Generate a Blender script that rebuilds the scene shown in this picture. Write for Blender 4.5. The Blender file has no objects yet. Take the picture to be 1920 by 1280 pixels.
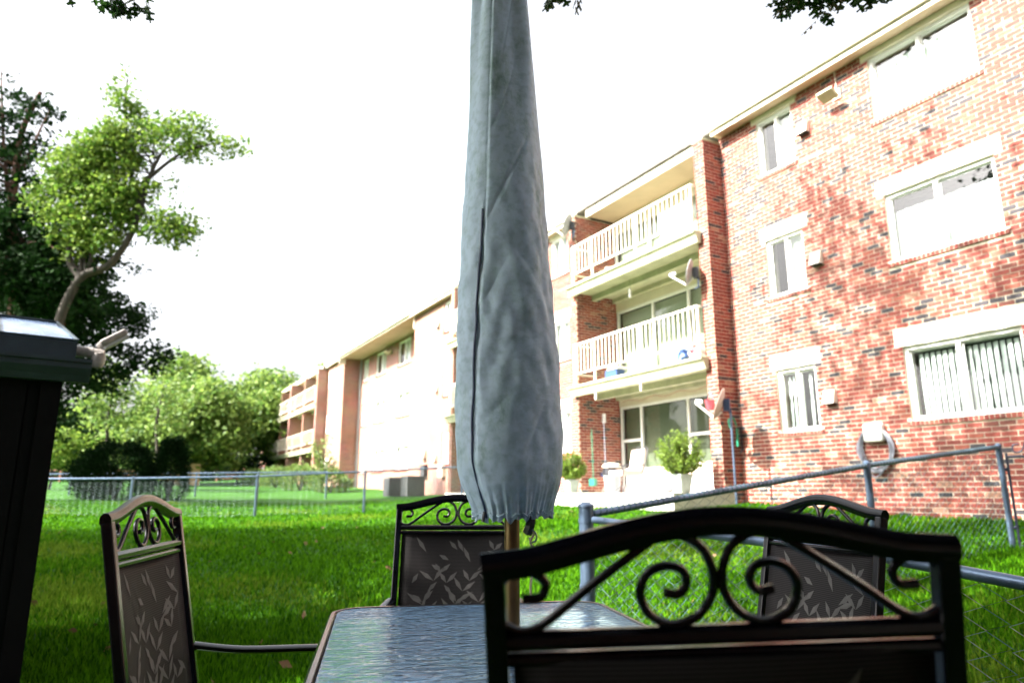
import bpy, math, random
import numpy as np
from mathutils import Vector, Matrix
random.seed(7); rng = np.random.default_rng(7)
R = math.radians
scene = bpy.context.scene
COL = scene.collection

# ---------------------------------------------------------------- camera, sky, sun, exposure
CZ = 1.06
cam_data = bpy.data.cameras.new("camera")
cam_data.sensor_width = 36.0
cam_data.lens = 1290.0 / 1920.0 * 36.0
cam_data.clip_start = 0.05
cam_data.clip_end = 900.0
cam_data.dof.use_dof = True
cam_data.dof.focus_distance = 1.9
cam_data.dof.aperture_fstop = 3.2
cam = bpy.data.objects.new("camera", cam_data)
cam.location = (0, 0, CZ)
cam.rotation_euler = (R(90 + 12.458), 0, 0)
COL.objects.link(cam)
scene.camera = cam

SUN_EL = R(42.0)
sh = Vector((-0.9544, -0.3437)).normalized()
SUN = Vector((sh.x * math.cos(SUN_EL), sh.y * math.cos(SUN_EL), math.sin(SUN_EL)))
world = bpy.data.worlds.new("World")
scene.world = world
world.use_nodes = True
wn = world.node_tree
wn.nodes.clear()
sky = wn.nodes.new("ShaderNodeTexSky")
sky.sky_type = 'NISHITA'
sky.sun_disc = False
sky.sun_elevation = SUN_EL
sky.sun_rotation = math.atan2(sh.x, sh.y)
sky.air_density = 1.0
sky.dust_density = 8.0
sky.ozone_density = 1.0
bg = wn.nodes.new("ShaderNodeBackground")
bg.inputs[1].default_value = 0.10
wo = wn.nodes.new("ShaderNodeOutputWorld")
hz = wn.nodes.new("ShaderNodeHueSaturation")      # thin high haze: a paler, milkier sky all round
hz.inputs["Saturation"].default_value = 0.25
hz.inputs["Value"].default_value = 1.2
wn.links.new(sky.outputs[0], hz.inputs["Color"])
wn.links.new(hz.outputs[0], bg.inputs[0])
wn.links.new(bg.outputs[0], wo.inputs[0])

sl = bpy.data.lights.new("sun", 'SUN')
sl.energy = 5.0
sl.angle = R(0.53)
sl.color = (1.0, 0.95, 0.86)
so = bpy.data.objects.new("sun", sl)
so.rotation_euler = SUN.to_track_quat('Z', 'Y').to_euler()
so.location = SUN * 60
COL.objects.link(so)

scene.view_settings.view_transform = 'Standard'
scene.view_settings.look = 'None'
scene.view_settings.gamma = 1.0
scene.view_settings.use_curve_mapping = False
scene.view_settings.exposure = 2.35
scene.render.engine = 'CYCLES'
scene.cycles.max_bounces = 6
scene.cycles.diffuse_bounces = 3
scene.cycles.transparent_max_bounces = 12
scene.cycles.use_denoising = True

# ---------------------------------------------------------------- materials
def nodes(m):
    m.use_nodes = True
    return m.node_tree, m.node_tree.nodes["Principled BSDF"]

def mat(name, col, rough=0.6, metal=0.0, var=0.0, scale=8.0, bump=0.0, bscale=60.0, spec=0.5, col2=None, stretch=None, detail=4.0):
    m = bpy.data.materials.new(name)
    t, b = nodes(m)
    b.inputs["Base Color"].default_value = (*col, 1)
    b.inputs["Roughness"].default_value = rough
    b.inputs["Metallic"].default_value = metal
    b.inputs["Specular IOR Level"].default_value = spec
    if var > 0 or col2 or bump > 0:
        tc = t.nodes.new("ShaderNodeTexCoord")
        mp = t.nodes.new("ShaderNodeMapping")
        if stretch: mp.inputs["Scale"].default_value = stretch
        t.links.new(tc.outputs["Object"], mp.inputs[0])
    if var > 0 or col2:
        n = t.nodes.new("ShaderNodeTexNoise")
        n.inputs["Scale"].default_value = scale
        n.inputs["Detail"].default_value = detail
        t.links.new(mp.outputs[0], n.inputs["Vector"])
        cr = t.nodes.new("ShaderNodeValToRGB")
        cr.color_ramp.elements[0].position = 0.32
        cr.color_ramp.elements[1].position = 0.68
        c2 = col2 if col2 else tuple(min(1, c * (1 + var)) for c in col)
        c1 = col if col2 else tuple(c * (1 - var) for c in col)
        cr.color_ramp.elements[0].color = (*c1, 1)
        cr.color_ramp.elements[1].color = (*c2, 1)
        t.links.new(n.outputs["Fac"], cr.inputs[0])
        t.links.new(cr.outputs[0], b.inputs["Base Color"])
    if bump > 0:
        n2 = t.nodes.new("ShaderNodeTexNoise")
        n2.inputs["Scale"].default_value = bscale
        n2.inputs["Detail"].default_value = 3
        t.links.new(mp.outputs[0], n2.inputs["Vector"])
        bp = t.nodes.new("ShaderNodeBump")
        bp.inputs["Strength"].default_value = bump
        bp.inputs["Distance"].default_value = 0.01
        t.links.new(n2.outputs["Fac"], bp.inputs["Height"])
        t.links.new(bp.outputs[0], b.inputs["Normal"])
    return m

def leafmat(name, c1, c2, trans=0.35, rough=0.5, spec=0.3):
    m = bpy.data.materials.new(name)
    m.use_nodes = True
    t = m.node_tree
    t.nodes.clear()
    out = t.nodes.new("ShaderNodeOutputMaterial")
    g = t.nodes.new("ShaderNodeNewGeometry")
    cr = t.nodes.new("ShaderNodeValToRGB")
    cr.color_ramp.elements[0].color = (*c1, 1)
    cr.color_ramp.elements[1].color = (*c2, 1)
    t.links.new(g.outputs["Random Per Island"], cr.inputs[0])
    p = t.nodes.new("ShaderNodeBsdfPrincipled")
    p.inputs["Roughness"].default_value = rough
    p.inputs["Specular IOR Level"].default_value = spec
    tr = t.nodes.new("ShaderNodeBsdfTranslucent")
    mx = t.nodes.new("ShaderNodeMixShader")
    mx.inputs[0].default_value = trans
    t.links.new(cr.outputs[0], p.inputs["Base Color"])
    t.links.new(cr.outputs[0], tr.inputs["Color"])
    t.links.new(p.outputs[0], mx.inputs[1])
    t.links.new(tr.outputs[0], mx.inputs[2])
    t.links.new(mx.outputs[0], out.inputs[0])
    return m

def brick_tex_mat(name, axis='x'):
    """brickwork for walls too far away to tell the bricks apart; axis = the horizontal direction that runs along the wall"""
    m = bpy.data.materials.new(name)
    t, b = nodes(m)
    tc = t.nodes.new("ShaderNodeTexCoord")
    sp = t.nodes.new("ShaderNodeSeparateXYZ")
    cb = t.nodes.new("ShaderNodeCombineXYZ")
    t.links.new(tc.outputs["Object"], sp.inputs[0])
    t.links.new(sp.outputs[0 if axis == 'x' else 1], cb.inputs[0])
    t.links.new(sp.outputs[2], cb.inputs[1])
    bt = t.nodes.new("ShaderNodeTexBrick")
    bt.inputs["Scale"].default_value = 1.0
    bt.inputs["Brick Width"].default_value = 0.21
    bt.inputs["Row Height"].default_value = 0.0735
    bt.inputs["Mortar Size"].default_value = 0.011
    bt.inputs["Bias"].default_value = -0.1
    bt.inputs["Color1"].default_value = (0.24, 0.062, 0.044, 1)
    bt.inputs["Color2"].default_value = (0.14, 0.045, 0.035, 1)
    bt.inputs["Mortar"].default_value = (0.42, 0.34, 0.26, 1)
    t.links.new(cb.outputs[0], bt.inputs["Vector"])
    n = t.nodes.new("ShaderNodeTexNoise"); n.inputs["Scale"].default_value = 1.3; n.inputs["Detail"].default_value = 5
    t.links.new(tc.outputs["Object"], n.inputs["Vector"])
    mx = t.nodes.new("ShaderNodeMix"); mx.data_type = 'RGBA'; mx.blend_type = 'MULTIPLY'
    mx.inputs[0].default_value = 0.5
    t.links.new(bt.outputs["Color"], mx.inputs[6]); t.links.new(n.outputs["Color"], mx.inputs[7])
    hs = t.nodes.new("ShaderNodeHueSaturation"); hs.inputs["Value"].default_value = 1.25; hs.inputs["Saturation"].default_value = 1.0
    t.links.new(mx.outputs[2], hs.inputs["Color"])
    t.links.new(hs.outputs[0], b.inputs["Base Color"])
    b.inputs["Roughness"].default_value = 0.85
    bp = t.nodes.new("ShaderNodeBump"); bp.inputs["Strength"].default_value = 0.6; bp.inputs["Distance"].default_value = 0.006; bp.invert = True
    t.links.new(bt.outputs["Fac"], bp.inputs["Height"]); t.links.new(bp.outputs[0], b.inputs["Normal"])
    return m

def glassmat(name, tint=(0.92, 0.96, 0.965), rough=0.01, refl=1.0):
    m = bpy.data.materials.new(name)
    m.use_nodes = True
    t = m.node_tree; t.nodes.clear()
    out = t.nodes.new("ShaderNodeOutputMaterial")
    fr = t.nodes.new("ShaderNodeFresnel"); fr.inputs[0].default_value = 1.55
    gl = t.nodes.new("ShaderNodeBsdfGlossy"); gl.inputs["Roughness"].default_value = rough
    tr = t.nodes.new("ShaderNodeBsdfTransparent"); tr.inputs[0].default_value = (*tint, 1)
    ml = t.nodes.new("ShaderNodeMath"); ml.operation = 'MULTIPLY'; ml.inputs[1].default_value = 1.6 * refl; ml.use_clamp = True
    mx = t.nodes.new("ShaderNodeMixShader")
    ge = t.nodes.new("ShaderNodeNewGeometry"); inv = t.nodes.new("ShaderNodeMath"); inv.operation = 'SUBTRACT'; inv.inputs[0].default_value = 1.0
    m2 = t.nodes.new("ShaderNodeMath"); m2.operation = 'MULTIPLY'     # only the outer face of a pane mirrors
    t.links.new(ge.outputs["Backfacing"], inv.inputs[1]); t.links.new(fr.outputs[0], ml.inputs[0])
    t.links.new(ml.outputs[0], m2.inputs[0]); t.links.new(inv.outputs[0], m2.inputs[1]); t.links.new(m2.outputs[0], mx.inputs[0])
    t.links.new(tr.outputs[0], mx.inputs[1]); t.links.new(gl.outputs[0], mx.inputs[2])
    t.links.new(mx.outputs[0], out.inputs[0])
    return m

BR = [mat("brick_red", (0.235, 0.050, 0.036), 0.85, var=0.25, scale=20, bump=0.35, bscale=90),
      mat("brick_orange", (0.29, 0.080, 0.052), 0.85, var=0.2, scale=20, bump=0.35, bscale=90),
      mat("brick_brown", (0.16, 0.05, 0.036), 0.85, var=0.25, scale=20, bump=0.35, bscale=90),
      mat("brick_charcoal", (0.04, 0.034, 0.04), 0.8, var=0.3, scale=20, bump=0.35, bscale=90),
      mat("brick_buff", (0.34, 0.18, 0.12), 0.88, var=0.2, scale=20, bump=0.35, bscale=90),
      mat("brick_deep_red", (0.20, 0.042, 0.032), 0.85, var=0.25, scale=20, bump=0.35, bscale=90)]
BRW = [0.34, 0.17, 0.17, 0.10, 0.03, 0.19]
M = dict(
    mortar=mat("mortar", (0.62, 0.55, 0.43), 0.95, var=0.15, scale=6, bump=0.3, bscale=120),
    bx=brick_tex_mat("far_brick_front", 'x'), by=brick_tex_mat("far_brick_side", 'y'),
    white=mat("white_paint", (0.8, 0.79, 0.76), 0.5, var=0.04, scale=5),
    cream=mat("cream_paint", (0.66, 0.60, 0.47), 0.6, var=0.08, scale=2.5, bump=0.1),
    gutter=mat("gutter_paint", (0.62, 0.56, 0.45), 0.45, var=0.08, scale=1.5),
    soffit=mat("soffit_board", (0.52, 0.40, 0.28), 0.7, var=0.08, scale=2),
    slab=mat("painted_concrete_edge", (0.42, 0.42, 0.29), 0.7, var=0.18, scale=3, bump=0.2),
    concrete=mat("concrete", (0.48, 0.46, 0.41), 0.9, var=0.15, scale=3, bump=0.3),
    lintel=mat("stucco_lintel", (0.74, 0.69, 0.58), 0.85, var=0.08, scale=5, bump=0.2),
    glass=glassmat("window_glass"),
    rail=mat("rail_paint", (0.76, 0.71, 0.62), 0.45, var=0.06, scale=4),
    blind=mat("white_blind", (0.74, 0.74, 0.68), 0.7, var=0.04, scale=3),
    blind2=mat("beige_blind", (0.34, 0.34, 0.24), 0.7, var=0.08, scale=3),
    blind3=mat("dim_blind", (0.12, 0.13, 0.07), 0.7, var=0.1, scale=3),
    dark=mat("dark_interior", (0.03, 0.032, 0.035), 0.8),  # flat dark colour standing in for unlit insides
    steel=mat("galvanised_steel", (0.10, 0.145, 0.22), 0.36, metal=0.6, var=0.2, scale=9),
    wire=mat("dull_fence_wire", (0.03, 0.075, 0.085), 0.45),
    wirelight=mat("pale_fence_wire", (0.22, 0.30, 0.32), 0.5, metal=0.4),
    blacksteel=mat("black_gate_paint", (0.03, 0.035, 0.06), 0.35, metal=0.2),
    chair=mat("black_chair_enamel", (0.002, 0.0025, 0.006), 0.24, var=0.3, scale=30, spec=0.4),
    pole=mat("bronze_pole", (0.20, 0.13, 0.06), 0.3, metal=0.7, var=0.2, scale=8),
    roof=mat("roof_shingle", (0.12, 0.11, 0.1), 0.9, var=0.2, scale=6, bump=0.3),
    bark=mat("bark", (0.032, 0.025, 0.019), 0.9, var=0.4, scale=9, bump=0.8, bscale=14, stretch=(1, 1, 0.25)),
    barkred=mat("bark_reddish", (0.10, 0.045, 0.032), 0.9, var=0.4, scale=7, bump=0.8, bscale=14, stretch=(1, 1, 0.25)),
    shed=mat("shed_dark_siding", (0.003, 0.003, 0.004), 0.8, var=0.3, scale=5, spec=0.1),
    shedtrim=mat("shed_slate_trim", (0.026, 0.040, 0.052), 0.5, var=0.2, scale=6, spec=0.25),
    lampw=mat("weathered_white_plastic", (0.24, 0.22, 0.21), 0.45, var=0.2, scale=30, spec=0.4),
    dish=mat("dish_grey", (0.30, 0.31, 0.32), 0.5, var=0.1, scale=6),
    dishpink=mat("dish_faded", (0.55, 0.44, 0.40), 0.55, var=0.1, scale=6),
    navy=mat("dish_mount_navy", (0.03, 0.05, 0.12), 0.5),
    hose=mat("hose_grey", (0.22, 0.23, 0.27), 0.4, var=0.15, scale=20),
    green=mat("green_plastic", (0.02, 0.22, 0.13), 0.4),
    pot=mat("pot_green_grey", (0.28, 0.33, 0.29), 0.7, var=0.12, scale=9),
    binp=mat("bin_plastic", (0.33, 0.37, 0.42), 0.45, var=0.1, scale=4),
    bag=mat("bin_bag_black", (0.02, 0.02, 0.025), 0.3),
    cushion=mat("cushion_blush", (0.62, 0.5, 0.44), 0.85, var=0.08, scale=9, bump=0.2),
    ac=mat("air_conditioner_grey", (0.04, 0.04, 0.045), 0.6, var=0.15, scale=7),
    acl=mat("air_conditioner_cap", (0.14, 0.14, 0.14), 0.5, var=0.1, scale=7),
    red=mat("red_plastic", (0.6, 0.06, 0.08), 0.5),
    blue=mat("blue_plastic", (0.03, 0.07, 0.2), 0.5),
    orange=mat("orange_cord", (0.45, 0.16, 0.08), 0.6),
    stone=mat("white_stone", (0.6, 0.52, 0.45), 0.85, var=0.25, scale=12, bump=0.5, bscale=20),
    pave=mat("slate_paving", (0.10, 0.12, 0.14), 0.8, var=0.3, scale=6, bump=0.4, bscale=25),
    woodf=mat("tan_fence_boards", (0.50, 0.33, 0.18), 0.8, var=0.2, scale=6),
    redf=mat("brown_rail_fence", (0.22, 0.10, 0.07), 0.85, var=0.2, scale=4),
    deadleaf=mat("dry_leaf", (0.10, 0.04, 0.015), 0.8, col2=(0.20, 0.13, 0.05), scale=3),
    rope=mat("frayed_cord", (0.35, 0.30, 0.22), 0.85),
)
LEAF = dict(
    grass=leafmat("grass_blades", (0.006, 0.050, 0.0005), (0.085, 0.24, 0.004), 0.3, 0.8, 0.05),
    grass_dry=leafmat("yellowish_grass_blades", (0.04, 0.10, 0.004), (0.16, 0.26, 0.02), 0.3, 0.8, 0.05),
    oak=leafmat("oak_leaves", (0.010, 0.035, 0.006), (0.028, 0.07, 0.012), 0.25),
    dark=leafmat("shade_dark_leaves", (0.004, 0.016, 0.004), (0.016, 0.045, 0.009), 0.2, 0.75, 0.08),  # shade from neighbouring trees put into the leaf colour
    bright=leafmat("sunny_leaves", (0.05, 0.13, 0.015), (0.19, 0.27, 0.04), 0.4, 0.6, 0.2),  # lighter leaf colour carries the sunlit look of its tree
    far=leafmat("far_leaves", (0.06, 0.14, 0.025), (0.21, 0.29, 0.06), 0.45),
    ever=leafmat("evergreen_sprays", (0.003, 0.013, 0.003), (0.010, 0.030, 0.007), 0.1, 0.8, 0.05),
    everl=leafmat("light_evergreen_sprays", (0.03, 0.07, 0.012), (0.09, 0.14, 0.03), 0.25),
    shrub=leafmat("shrub_leaves", (0.07, 0.15, 0.012), (0.24, 0.34, 0.05), 0.4),
    weeds=leafmat("weed_leaves", (0.06, 0.14, 0.03), (0.2, 0.26, 0.07), 0.4),
)

# ---------------------------------------------------------------- mesh helpers
class MB:
    def __init__(s): s.v = []; s.f = []; s.m = []
    def box(s, x0, x1, y0, y1, z0, z1, mi=0):
        b = len(s.v)
        s.v += [(x0, y0, z0), (x1, y0, z0), (x1, y1, z0), (x0, y1, z0), (x0, y0, z1), (x1, y0, z1), (x1, y1, z1), (x0, y1, z1)]
        s.f += [(b, b+3, b+2, b+1), (b+4, b+5, b+6, b+7), (b, b+1, b+5, b+4), (b+1, b+2, b+6, b+5), (b+2, b+3, b+7, b+6), (b+3, b, b+4, b+7)]
        s.m += [mi] * 6
        return s
    def mbox(s, mtx, sx, sy, sz, mi=0):
        b = len(s.v)
        for z in (-.5, .5):
            for x, y in ((-.5, -.5), (.5, -.5), (.5, .5), (-.5, .5)):
                s.v.append(tuple(mtx @ Vector((x*sx, y*sy, z*sz))))
        s.f += [(b, b+3, b+2, b+1), (b+4, b+5, b+6, b+7), (b, b+1, b+5, b+4), (b+1, b+2, b+6, b+5), (b+2, b+3, b+7, b+6), (b+3, b, b+4, b+7)]
        s.m += [mi] * 6
        return s
    def tube(s, pts, r, n=8, mi=0, closed=False, sx=1.0, sy=1.0, up=None):
        P = [Vector(p) for p in pts]; k = len(P)
        rr = r if isinstance(r, (list, tuple)) else [r] * k
        ref = Vector(up) if up else None
        b = len(s.v); N = None
        for i in range(k):
            if closed: T = (P[(i+1) % k] - P[i-1])
            else: T = (P[min(i+1, k-1)] - P[max(i-1, 0)])
            if T.length < 1e-9: T = Vector((0, 0, 1))
            T.normalize()
            if N is None:
                a = ref if ref else (Vector((0, 0, 1)) if abs(T.z) < .9 else Vector((1, 0, 0)))
                N = (a - T * a.dot(T)).normalized()
            else:
                a = ref if ref else N
                N = (a - T * a.dot(T))
                if N.length < 1e-6: N = Vector((1, 0, 0))
                N.normalize()
            Bn = T.cross(N)
            for j in range(n):
                an = 2 * math.pi * (j + .5) / n
                s.v.append(tuple(P[i] + (N * math.cos(an) * sx + Bn * math.sin(an) * sy) * rr[i]))
        rg = k if closed else k - 1
        for i in range(rg):
            i2 = (i + 1) % k
            for j in range(n):
                j2 = (j + 1) % n
                s.f.append((b+i*n+j, b+i*n+j2, b+i2*n+j2, b+i2*n+j)); s.m.append(mi)
        if not closed:
            s.f.append(tuple(b + j for j in range(n))[::-1]); s.m.append(mi)
            s.f.append(tuple(b + (k-1)*n + j for j in range(n))); s.m.append(mi)
        return s
    def lathe(s, prof, n=24, c=(0, 0, 0), mi=0, fn=None):
        b = len(s.v)
        for r, z in prof:
            for j in range(n):
                a = 2 * math.pi * j / n
                q = fn(a, z) if fn else 1.0
                s.v.append((c[0] + r*q*math.cos(a), c[1] + r*q*math.sin(a), c[2] + z))
        for i in range(len(prof) - 1):
            for j in range(n):
                j2 = (j + 1) % n
                s.f.append((b+i*n+j, b+i*n+j2, b+(i+1)*n+j2, b+(i+1)*n+j)); s.m.append(mi)
        s.f.append(tuple(b + j for j in range(n))[::-1]); s.m.append(mi)
        s.f.append(tuple(b + (len(prof)-1)*n + j for j in range(n))); s.m.append(mi)
        return s
    def mesh(s, name, mats, smooth=False):
        me = bpy.data.meshes.new(name)
        me.from_pydata(s.v, [], s.f)
        for m in (mats if isinstance(mats, (list, tuple)) else [mats]): me.materials.append(m)
        if any(s.m): me.polygons.foreach_set("material_index", s.m)
        if smooth:
            me.polygons.foreach_set("use_smooth", [True] * len(s.f))
            try: me.set_sharp_from_angle(angle=R(40))
            except Exception: pass
        me.update()
        return me
    def build(s, name, mats, parent=None, smooth=False, kind=None, loc=None):
        return link(name, s.mesh(name, mats, smooth), parent, kind, loc)

def link(name, me, parent=None, kind=None, loc=None):
    o = bpy.data.objects.new(name, me)
    COL.objects.link(o)
    if parent is not None: o.parent = parent
    if kind: o["kind"] = kind
    if loc is not None: o.location = loc
    return o

def tag(o, label, cat, group=None):
    o["label"] = label; o["category"] = cat
    if group: o["group"] = group
    return o

def thing(name, label, cat, loc=(0, 0, 0), rz=0.0, group=None):
    o = bpy.data.objects.new(name, None)
    o.empty_display_size = 0.2
    COL.objects.link(o)
    o.location = loc; o.rotation_euler = (0, 0, rz)
    return tag(o, label, cat, group)

def copy_tree(o, parent=None):
    c = o.copy(); COL.objects.link(c); c.parent = parent
    for ch in list(o.children): copy_tree(ch, c)
    return c

def smooth_path(pts, k=4):
    P = [Vector(p) for p in pts]; out = []
    for i in range(len(P) - 1):
        p0, p1, p2, p3 = P[max(i-1, 0)], P[i], P[i+1], P[min(i+2, len(P)-1)]
        for j in range(k):
            t = j / k
            out.append(0.5 * ((2*p1) + (p2-p0)*t + (2*p0-5*p1+4*p2-p3)*t*t + (3*p1-p0-3*p2+p3)*t**3))
    out.append(P[-1])
    return out

def np_mesh(name, V, F, mats, fm=None):
    """V (n,3); F (m,k) all faces with k corners"""
    me = bpy.data.meshes.new(name)
    n, (m, k) = len(V), F.shape
    me.vertices.add(n); me.vertices.foreach_set("co", V.astype(np.float32).ravel())
    me.loops.add(m * k); me.loops.foreach_set("vertex_index", F.astype(np.int32).ravel())
    me.polygons.add(m)
    me.polygons.foreach_set("loop_start", (np.arange(m) * k).astype(np.int32))
    me.polygons.foreach_set("loop_total", np.full(m, k, np.int32))
    for mm in (mats if isinstance(mats, (list, tuple)) else [mats]): me.materials.append(mm)
    if fm is not None: me.polygons.foreach_set("material_index", fm.astype(np.int32))
    me.update(calc_edges=True)
    return me

# ---------------------------------------------------------------- terrain and the building's frame
P0 = Vector((4.4151, 13.4, 0))
DX = Vector((-0.4917, 0.87076, 0)); DY = Vector((-0.87076, -0.4917, 0))
BRZ = math.atan2(DX.y, DX.x)
def BW(x, y, z=0.0):
    p = P0 + DX * x + DY * y
    return Vector((p.x, p.y, z))

def ground_z(x, y):
    x = np.asarray(x, float); y = np.asarray(y, float)
    rx, ry = x - P0.x, y - P0.y
    t = rx * DX.x + ry * DX.y
    w = rx * DY.x + ry * DY.y
    zt = np.interp(t, [-12, -5, -3, 0, 5, 18, 60, 120], [0.7, 0.73, 0.78, 0.95, 1.04, 1.06, 2.5, 3.4])
    a = zt - 0.09 * np.maximum(w, 0)
    fl = np.interp(t, [-6.5, -6, 40, 120], [0.0, 0.0, 1.6, 3.4])
    k = 12.0
    z = np.log(np.exp(k * a) + np.exp(k * fl)) / k - 0.03
    near = np.clip((np.hypot(x, y - 1) - 2.2) / 3.0, 0, 1)
    near = near * near * (3 - 2 * near)
    z = z * near
    bumps = 0.02 * np.sin(x * 1.7 + 1) * np.sin(y * 1.3) * np.clip((np.hypot(x, y) - 4) / 6, 0, 1)
    return z + bumps

def gz(x, y): return float(ground_z(x, y))

def make_ground():
    xs = np.unique(np.concatenate([np.linspace(-300, -40, 27), np.linspace(-40, 25, 131), np.linspace(25, 300, 24)]))
    ys = np.unique(np.concatenate([np.linspace(-120, -12, 12), np.linspace(-12, 50, 125), np.linspace(50, 500, 40)]))
    X, Y = np.meshgrid(xs, ys)
    V = np.stack([X, Y, ground_z(X, Y)], -1).reshape(-1, 3)
    nx, ny = len(xs), len(ys)
    i = np.arange(nx - 1)[None, :] + nx * np.arange(ny - 1)[:, None]
    F = np.stack([i, i + 1, i + nx + 1, i + nx], -1).reshape(-1, 4)
    m = bpy.data.materials.new("lawn_soil_and_thatch")
    t, b = nodes(m)
    tc = t.nodes.new("ShaderNodeTexCoord")
    n1 = t.nodes.new("ShaderNodeTexNoise"); n1.inputs["Scale"].default_value = 1.1; n1.inputs["Detail"].default_value = 8; n1.inputs["Roughness"].default_value = 0.7
    cr = t.nodes.new("ShaderNodeValToRGB")
    e = cr.color_ramp.elements
    e[0].position = 0.25; e[0].color = (0.008, 0.045, 0.002, 1)
    e[1].position = 0.72; e[1].color = (0.04, 0.13, 0.007, 1)
    t.links.new(tc.outputs["Object"], n1.inputs["Vector"]); t.links.new(n1.outputs["Fac"], cr.inputs[0])
    t.links.new(cr.outputs[0], b.inputs["Base Color"])
    b.inputs["Roughness"].default_value = 0.9; b.inputs["Specular IOR Level"].default_value = 0.15
    n2 = t.nodes.new("ShaderNodeTexNoise"); n2.inputs["Scale"].default_value = 45; n2.inputs["Detail"].default_value = 4
    bp = t.nodes.new("ShaderNodeBump"); bp.inputs["Strength"].default_value = 0.9; bp.inputs["Distance"].default_value = 0.05
    t.links.new(tc.outputs["Object"], n2.inputs["Vector"]); t.links.new(n2.outputs["Fac"], bp.inputs["Height"]); t.links.new(bp.outputs[0], b.inputs["Normal"])
    me = np_mesh("ground", V, F, m)
    me.polygons.foreach_set("use_smooth", [True] * len(F))
    o = link("ground", me, kind="structure")
    o["label"] = "sloping green lawn around the patio and brick building"
    return o
ground = make_ground()

# ================================================================ APARTMENT BUILDING
bld = thing("apartment_building", "long three storey red brick apartment building with cream railed balconies across the lawn", "apartment building", (P0.x, P0.y, 0), BRZ)
BL, BH = 0.21, 0.0735      # brick module
ZB = 0.5                   # walls start below ground
TOPZ = 8.42

def cut(intervals, a, b):
    out = []
    for p, q in intervals:
        if b <= p or a >= q: out.append((p, q)); continue
        if a > p: out.append((p, a))
        if b < q: out.append((b, q))
    return out

def backing(mb, u0, u1, z0, z1, ops, d0, d1, axis='x', mi=0):
    """wall body u0..u1 with openings [(a,b,za,zb)] between depths d0 and d1"""
    zs = sorted({z0, z1, *[z for o in ops for z in o[2:4] if z0 < z < z1]})
    for za, zb in zip(zs, zs[1:]):
        iv = [(u0, u1)]
        for o in ops:
            if o[2] < zb - 1e-6 and o[3] > za + 1e-6: iv = cut(iv, o[0], o[1])
        for a, b in iv:
            if axis == 'x': mb.box(a, b, d0, d1, za, zb, mi)
            else: mb.box(d0, d1, a, b, za, zb, mi)

def brick_list(u0, u1, z0, z1, ops):
    out = []
    row = 0; z = z0
    while z < z1 - 0.02:
        zt = min(z + BH - 0.013, z1)
        iv = [(u0, u1)]
        for o in ops:
            if o[2] < zt - 0.012 and o[3] > z + 0.012: iv = cut(iv, o[0], o[1])
        off = (row % 2) * BL / 2
        u = u0 - off
        while u < u1:
            a, b = u + 0.0065, u + BL - 0.0065
            for p, q in iv:
                c, d = max(a, p), min(b, q)
                if d - c > 0.03: out.append((c, d, z, zt))
            u += BL
        z += BH; row += 1
    return out

def put_bricks(mb, bricks, face, axis='x', sgn=1, proud=0.006):
    for (a, b, z0, z1) in bricks:
        k = random.choices(range(6), BRW)[0]
        p = proud + random.uniform(-0.002, 0.002)
        lo, hi = sorted((face - sgn * 0.004, face + sgn * p))
        if axis == 'x': mb.box(a, b, lo, hi, z0, z1, k)
        else: mb.box(lo, hi, a, b, z0, z1, k)

WZ = [(2.13, 3.28), (4.65, 5.80), (7.13, 8.31)]
# near wall ------------------------------------------------------
NX0, NX1 = -11.5, 0.0
ops = []
for z0, z1 in WZ:
    ops += [(-5.02, -3.37, z0, z1), (-1.80, -0.97, z0, z1), (-9.2, -7.55, z0, z1)]
lint = []
for z0, z1 in WZ:
    top = min(z1 + 0.26, TOPZ)
    lint += [(-5.14, -3.25, z1, top), (-1.92, -0.85, z1, top), (-9.32, -7.43, z1, top)]
sills = [(o[0] - 0.06, o[1] + 0.06, o[2] - 0.075, o[2]) for o in ops]
mb = MB(); backing(mb, NX0, NX1, ZB, TOPZ, ops, -0.30, 0.0)
near_wall = mb.build("wall", M['mortar'], bld)
allb = brick_list(NX0, NX1, ZB, TOPZ, ops + lint + sills)
# the 300 that show largest in the photograph become bricks of their own
th = R(12.458)
def in_frame(p):
    dx, dy, dz = p.x, p.y, p.z - CZ
    zc = dy * math.cos(th) + dz * math.sin(th)
    if zc < .1: return None
    u = dx / zc; v = (-dy * math.sin(th) + dz * math.cos(th)) / zc
    if abs(u) < 0.744 and abs(v) < 0.497: return zc
    return None
cand = []
for i, b in enumerate(allb):
    c = BW((b[0]+b[1])/2, 0, (b[2]+b[3])/2)
    zc = in_frame(c)
    if zc and c.z > gz(c.x, c.y) + 0.1 and b[1]-b[0] > 0.19: cand.append((zc, i))
cand.sort()
own = {i for _, i in cand[:296]}
variants = [MB().box(-0.0985, 0.0985, -0.004, 0.0065, -0.03, 0.03, 0).mesh("brick", BR[k]) for k in range(6)]
for i in own:
    a, b, z0, z1 = allb[i]
    k = random.choices(range(6), BRW)[0]
    link("brick", variants[k], near_wall, loc=((a+b)/2, random.uniform(-.002, .002), (z0+z1)/2))
mb = MB(); put_bricks(mb, [b for i, b in enumerate(allb) if i not in own], 0.0)
o = mb.build("brickwork", BR, near_wall, kind="stuff")
# stucco panels over the windows
for a, b, z0, z1 in lint:
    MB().box(a + .004, b - .004, -0.01, 0.012, z0 + 0.004, z1 - .004).build("lintel", M['lintel'], bld)

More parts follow.
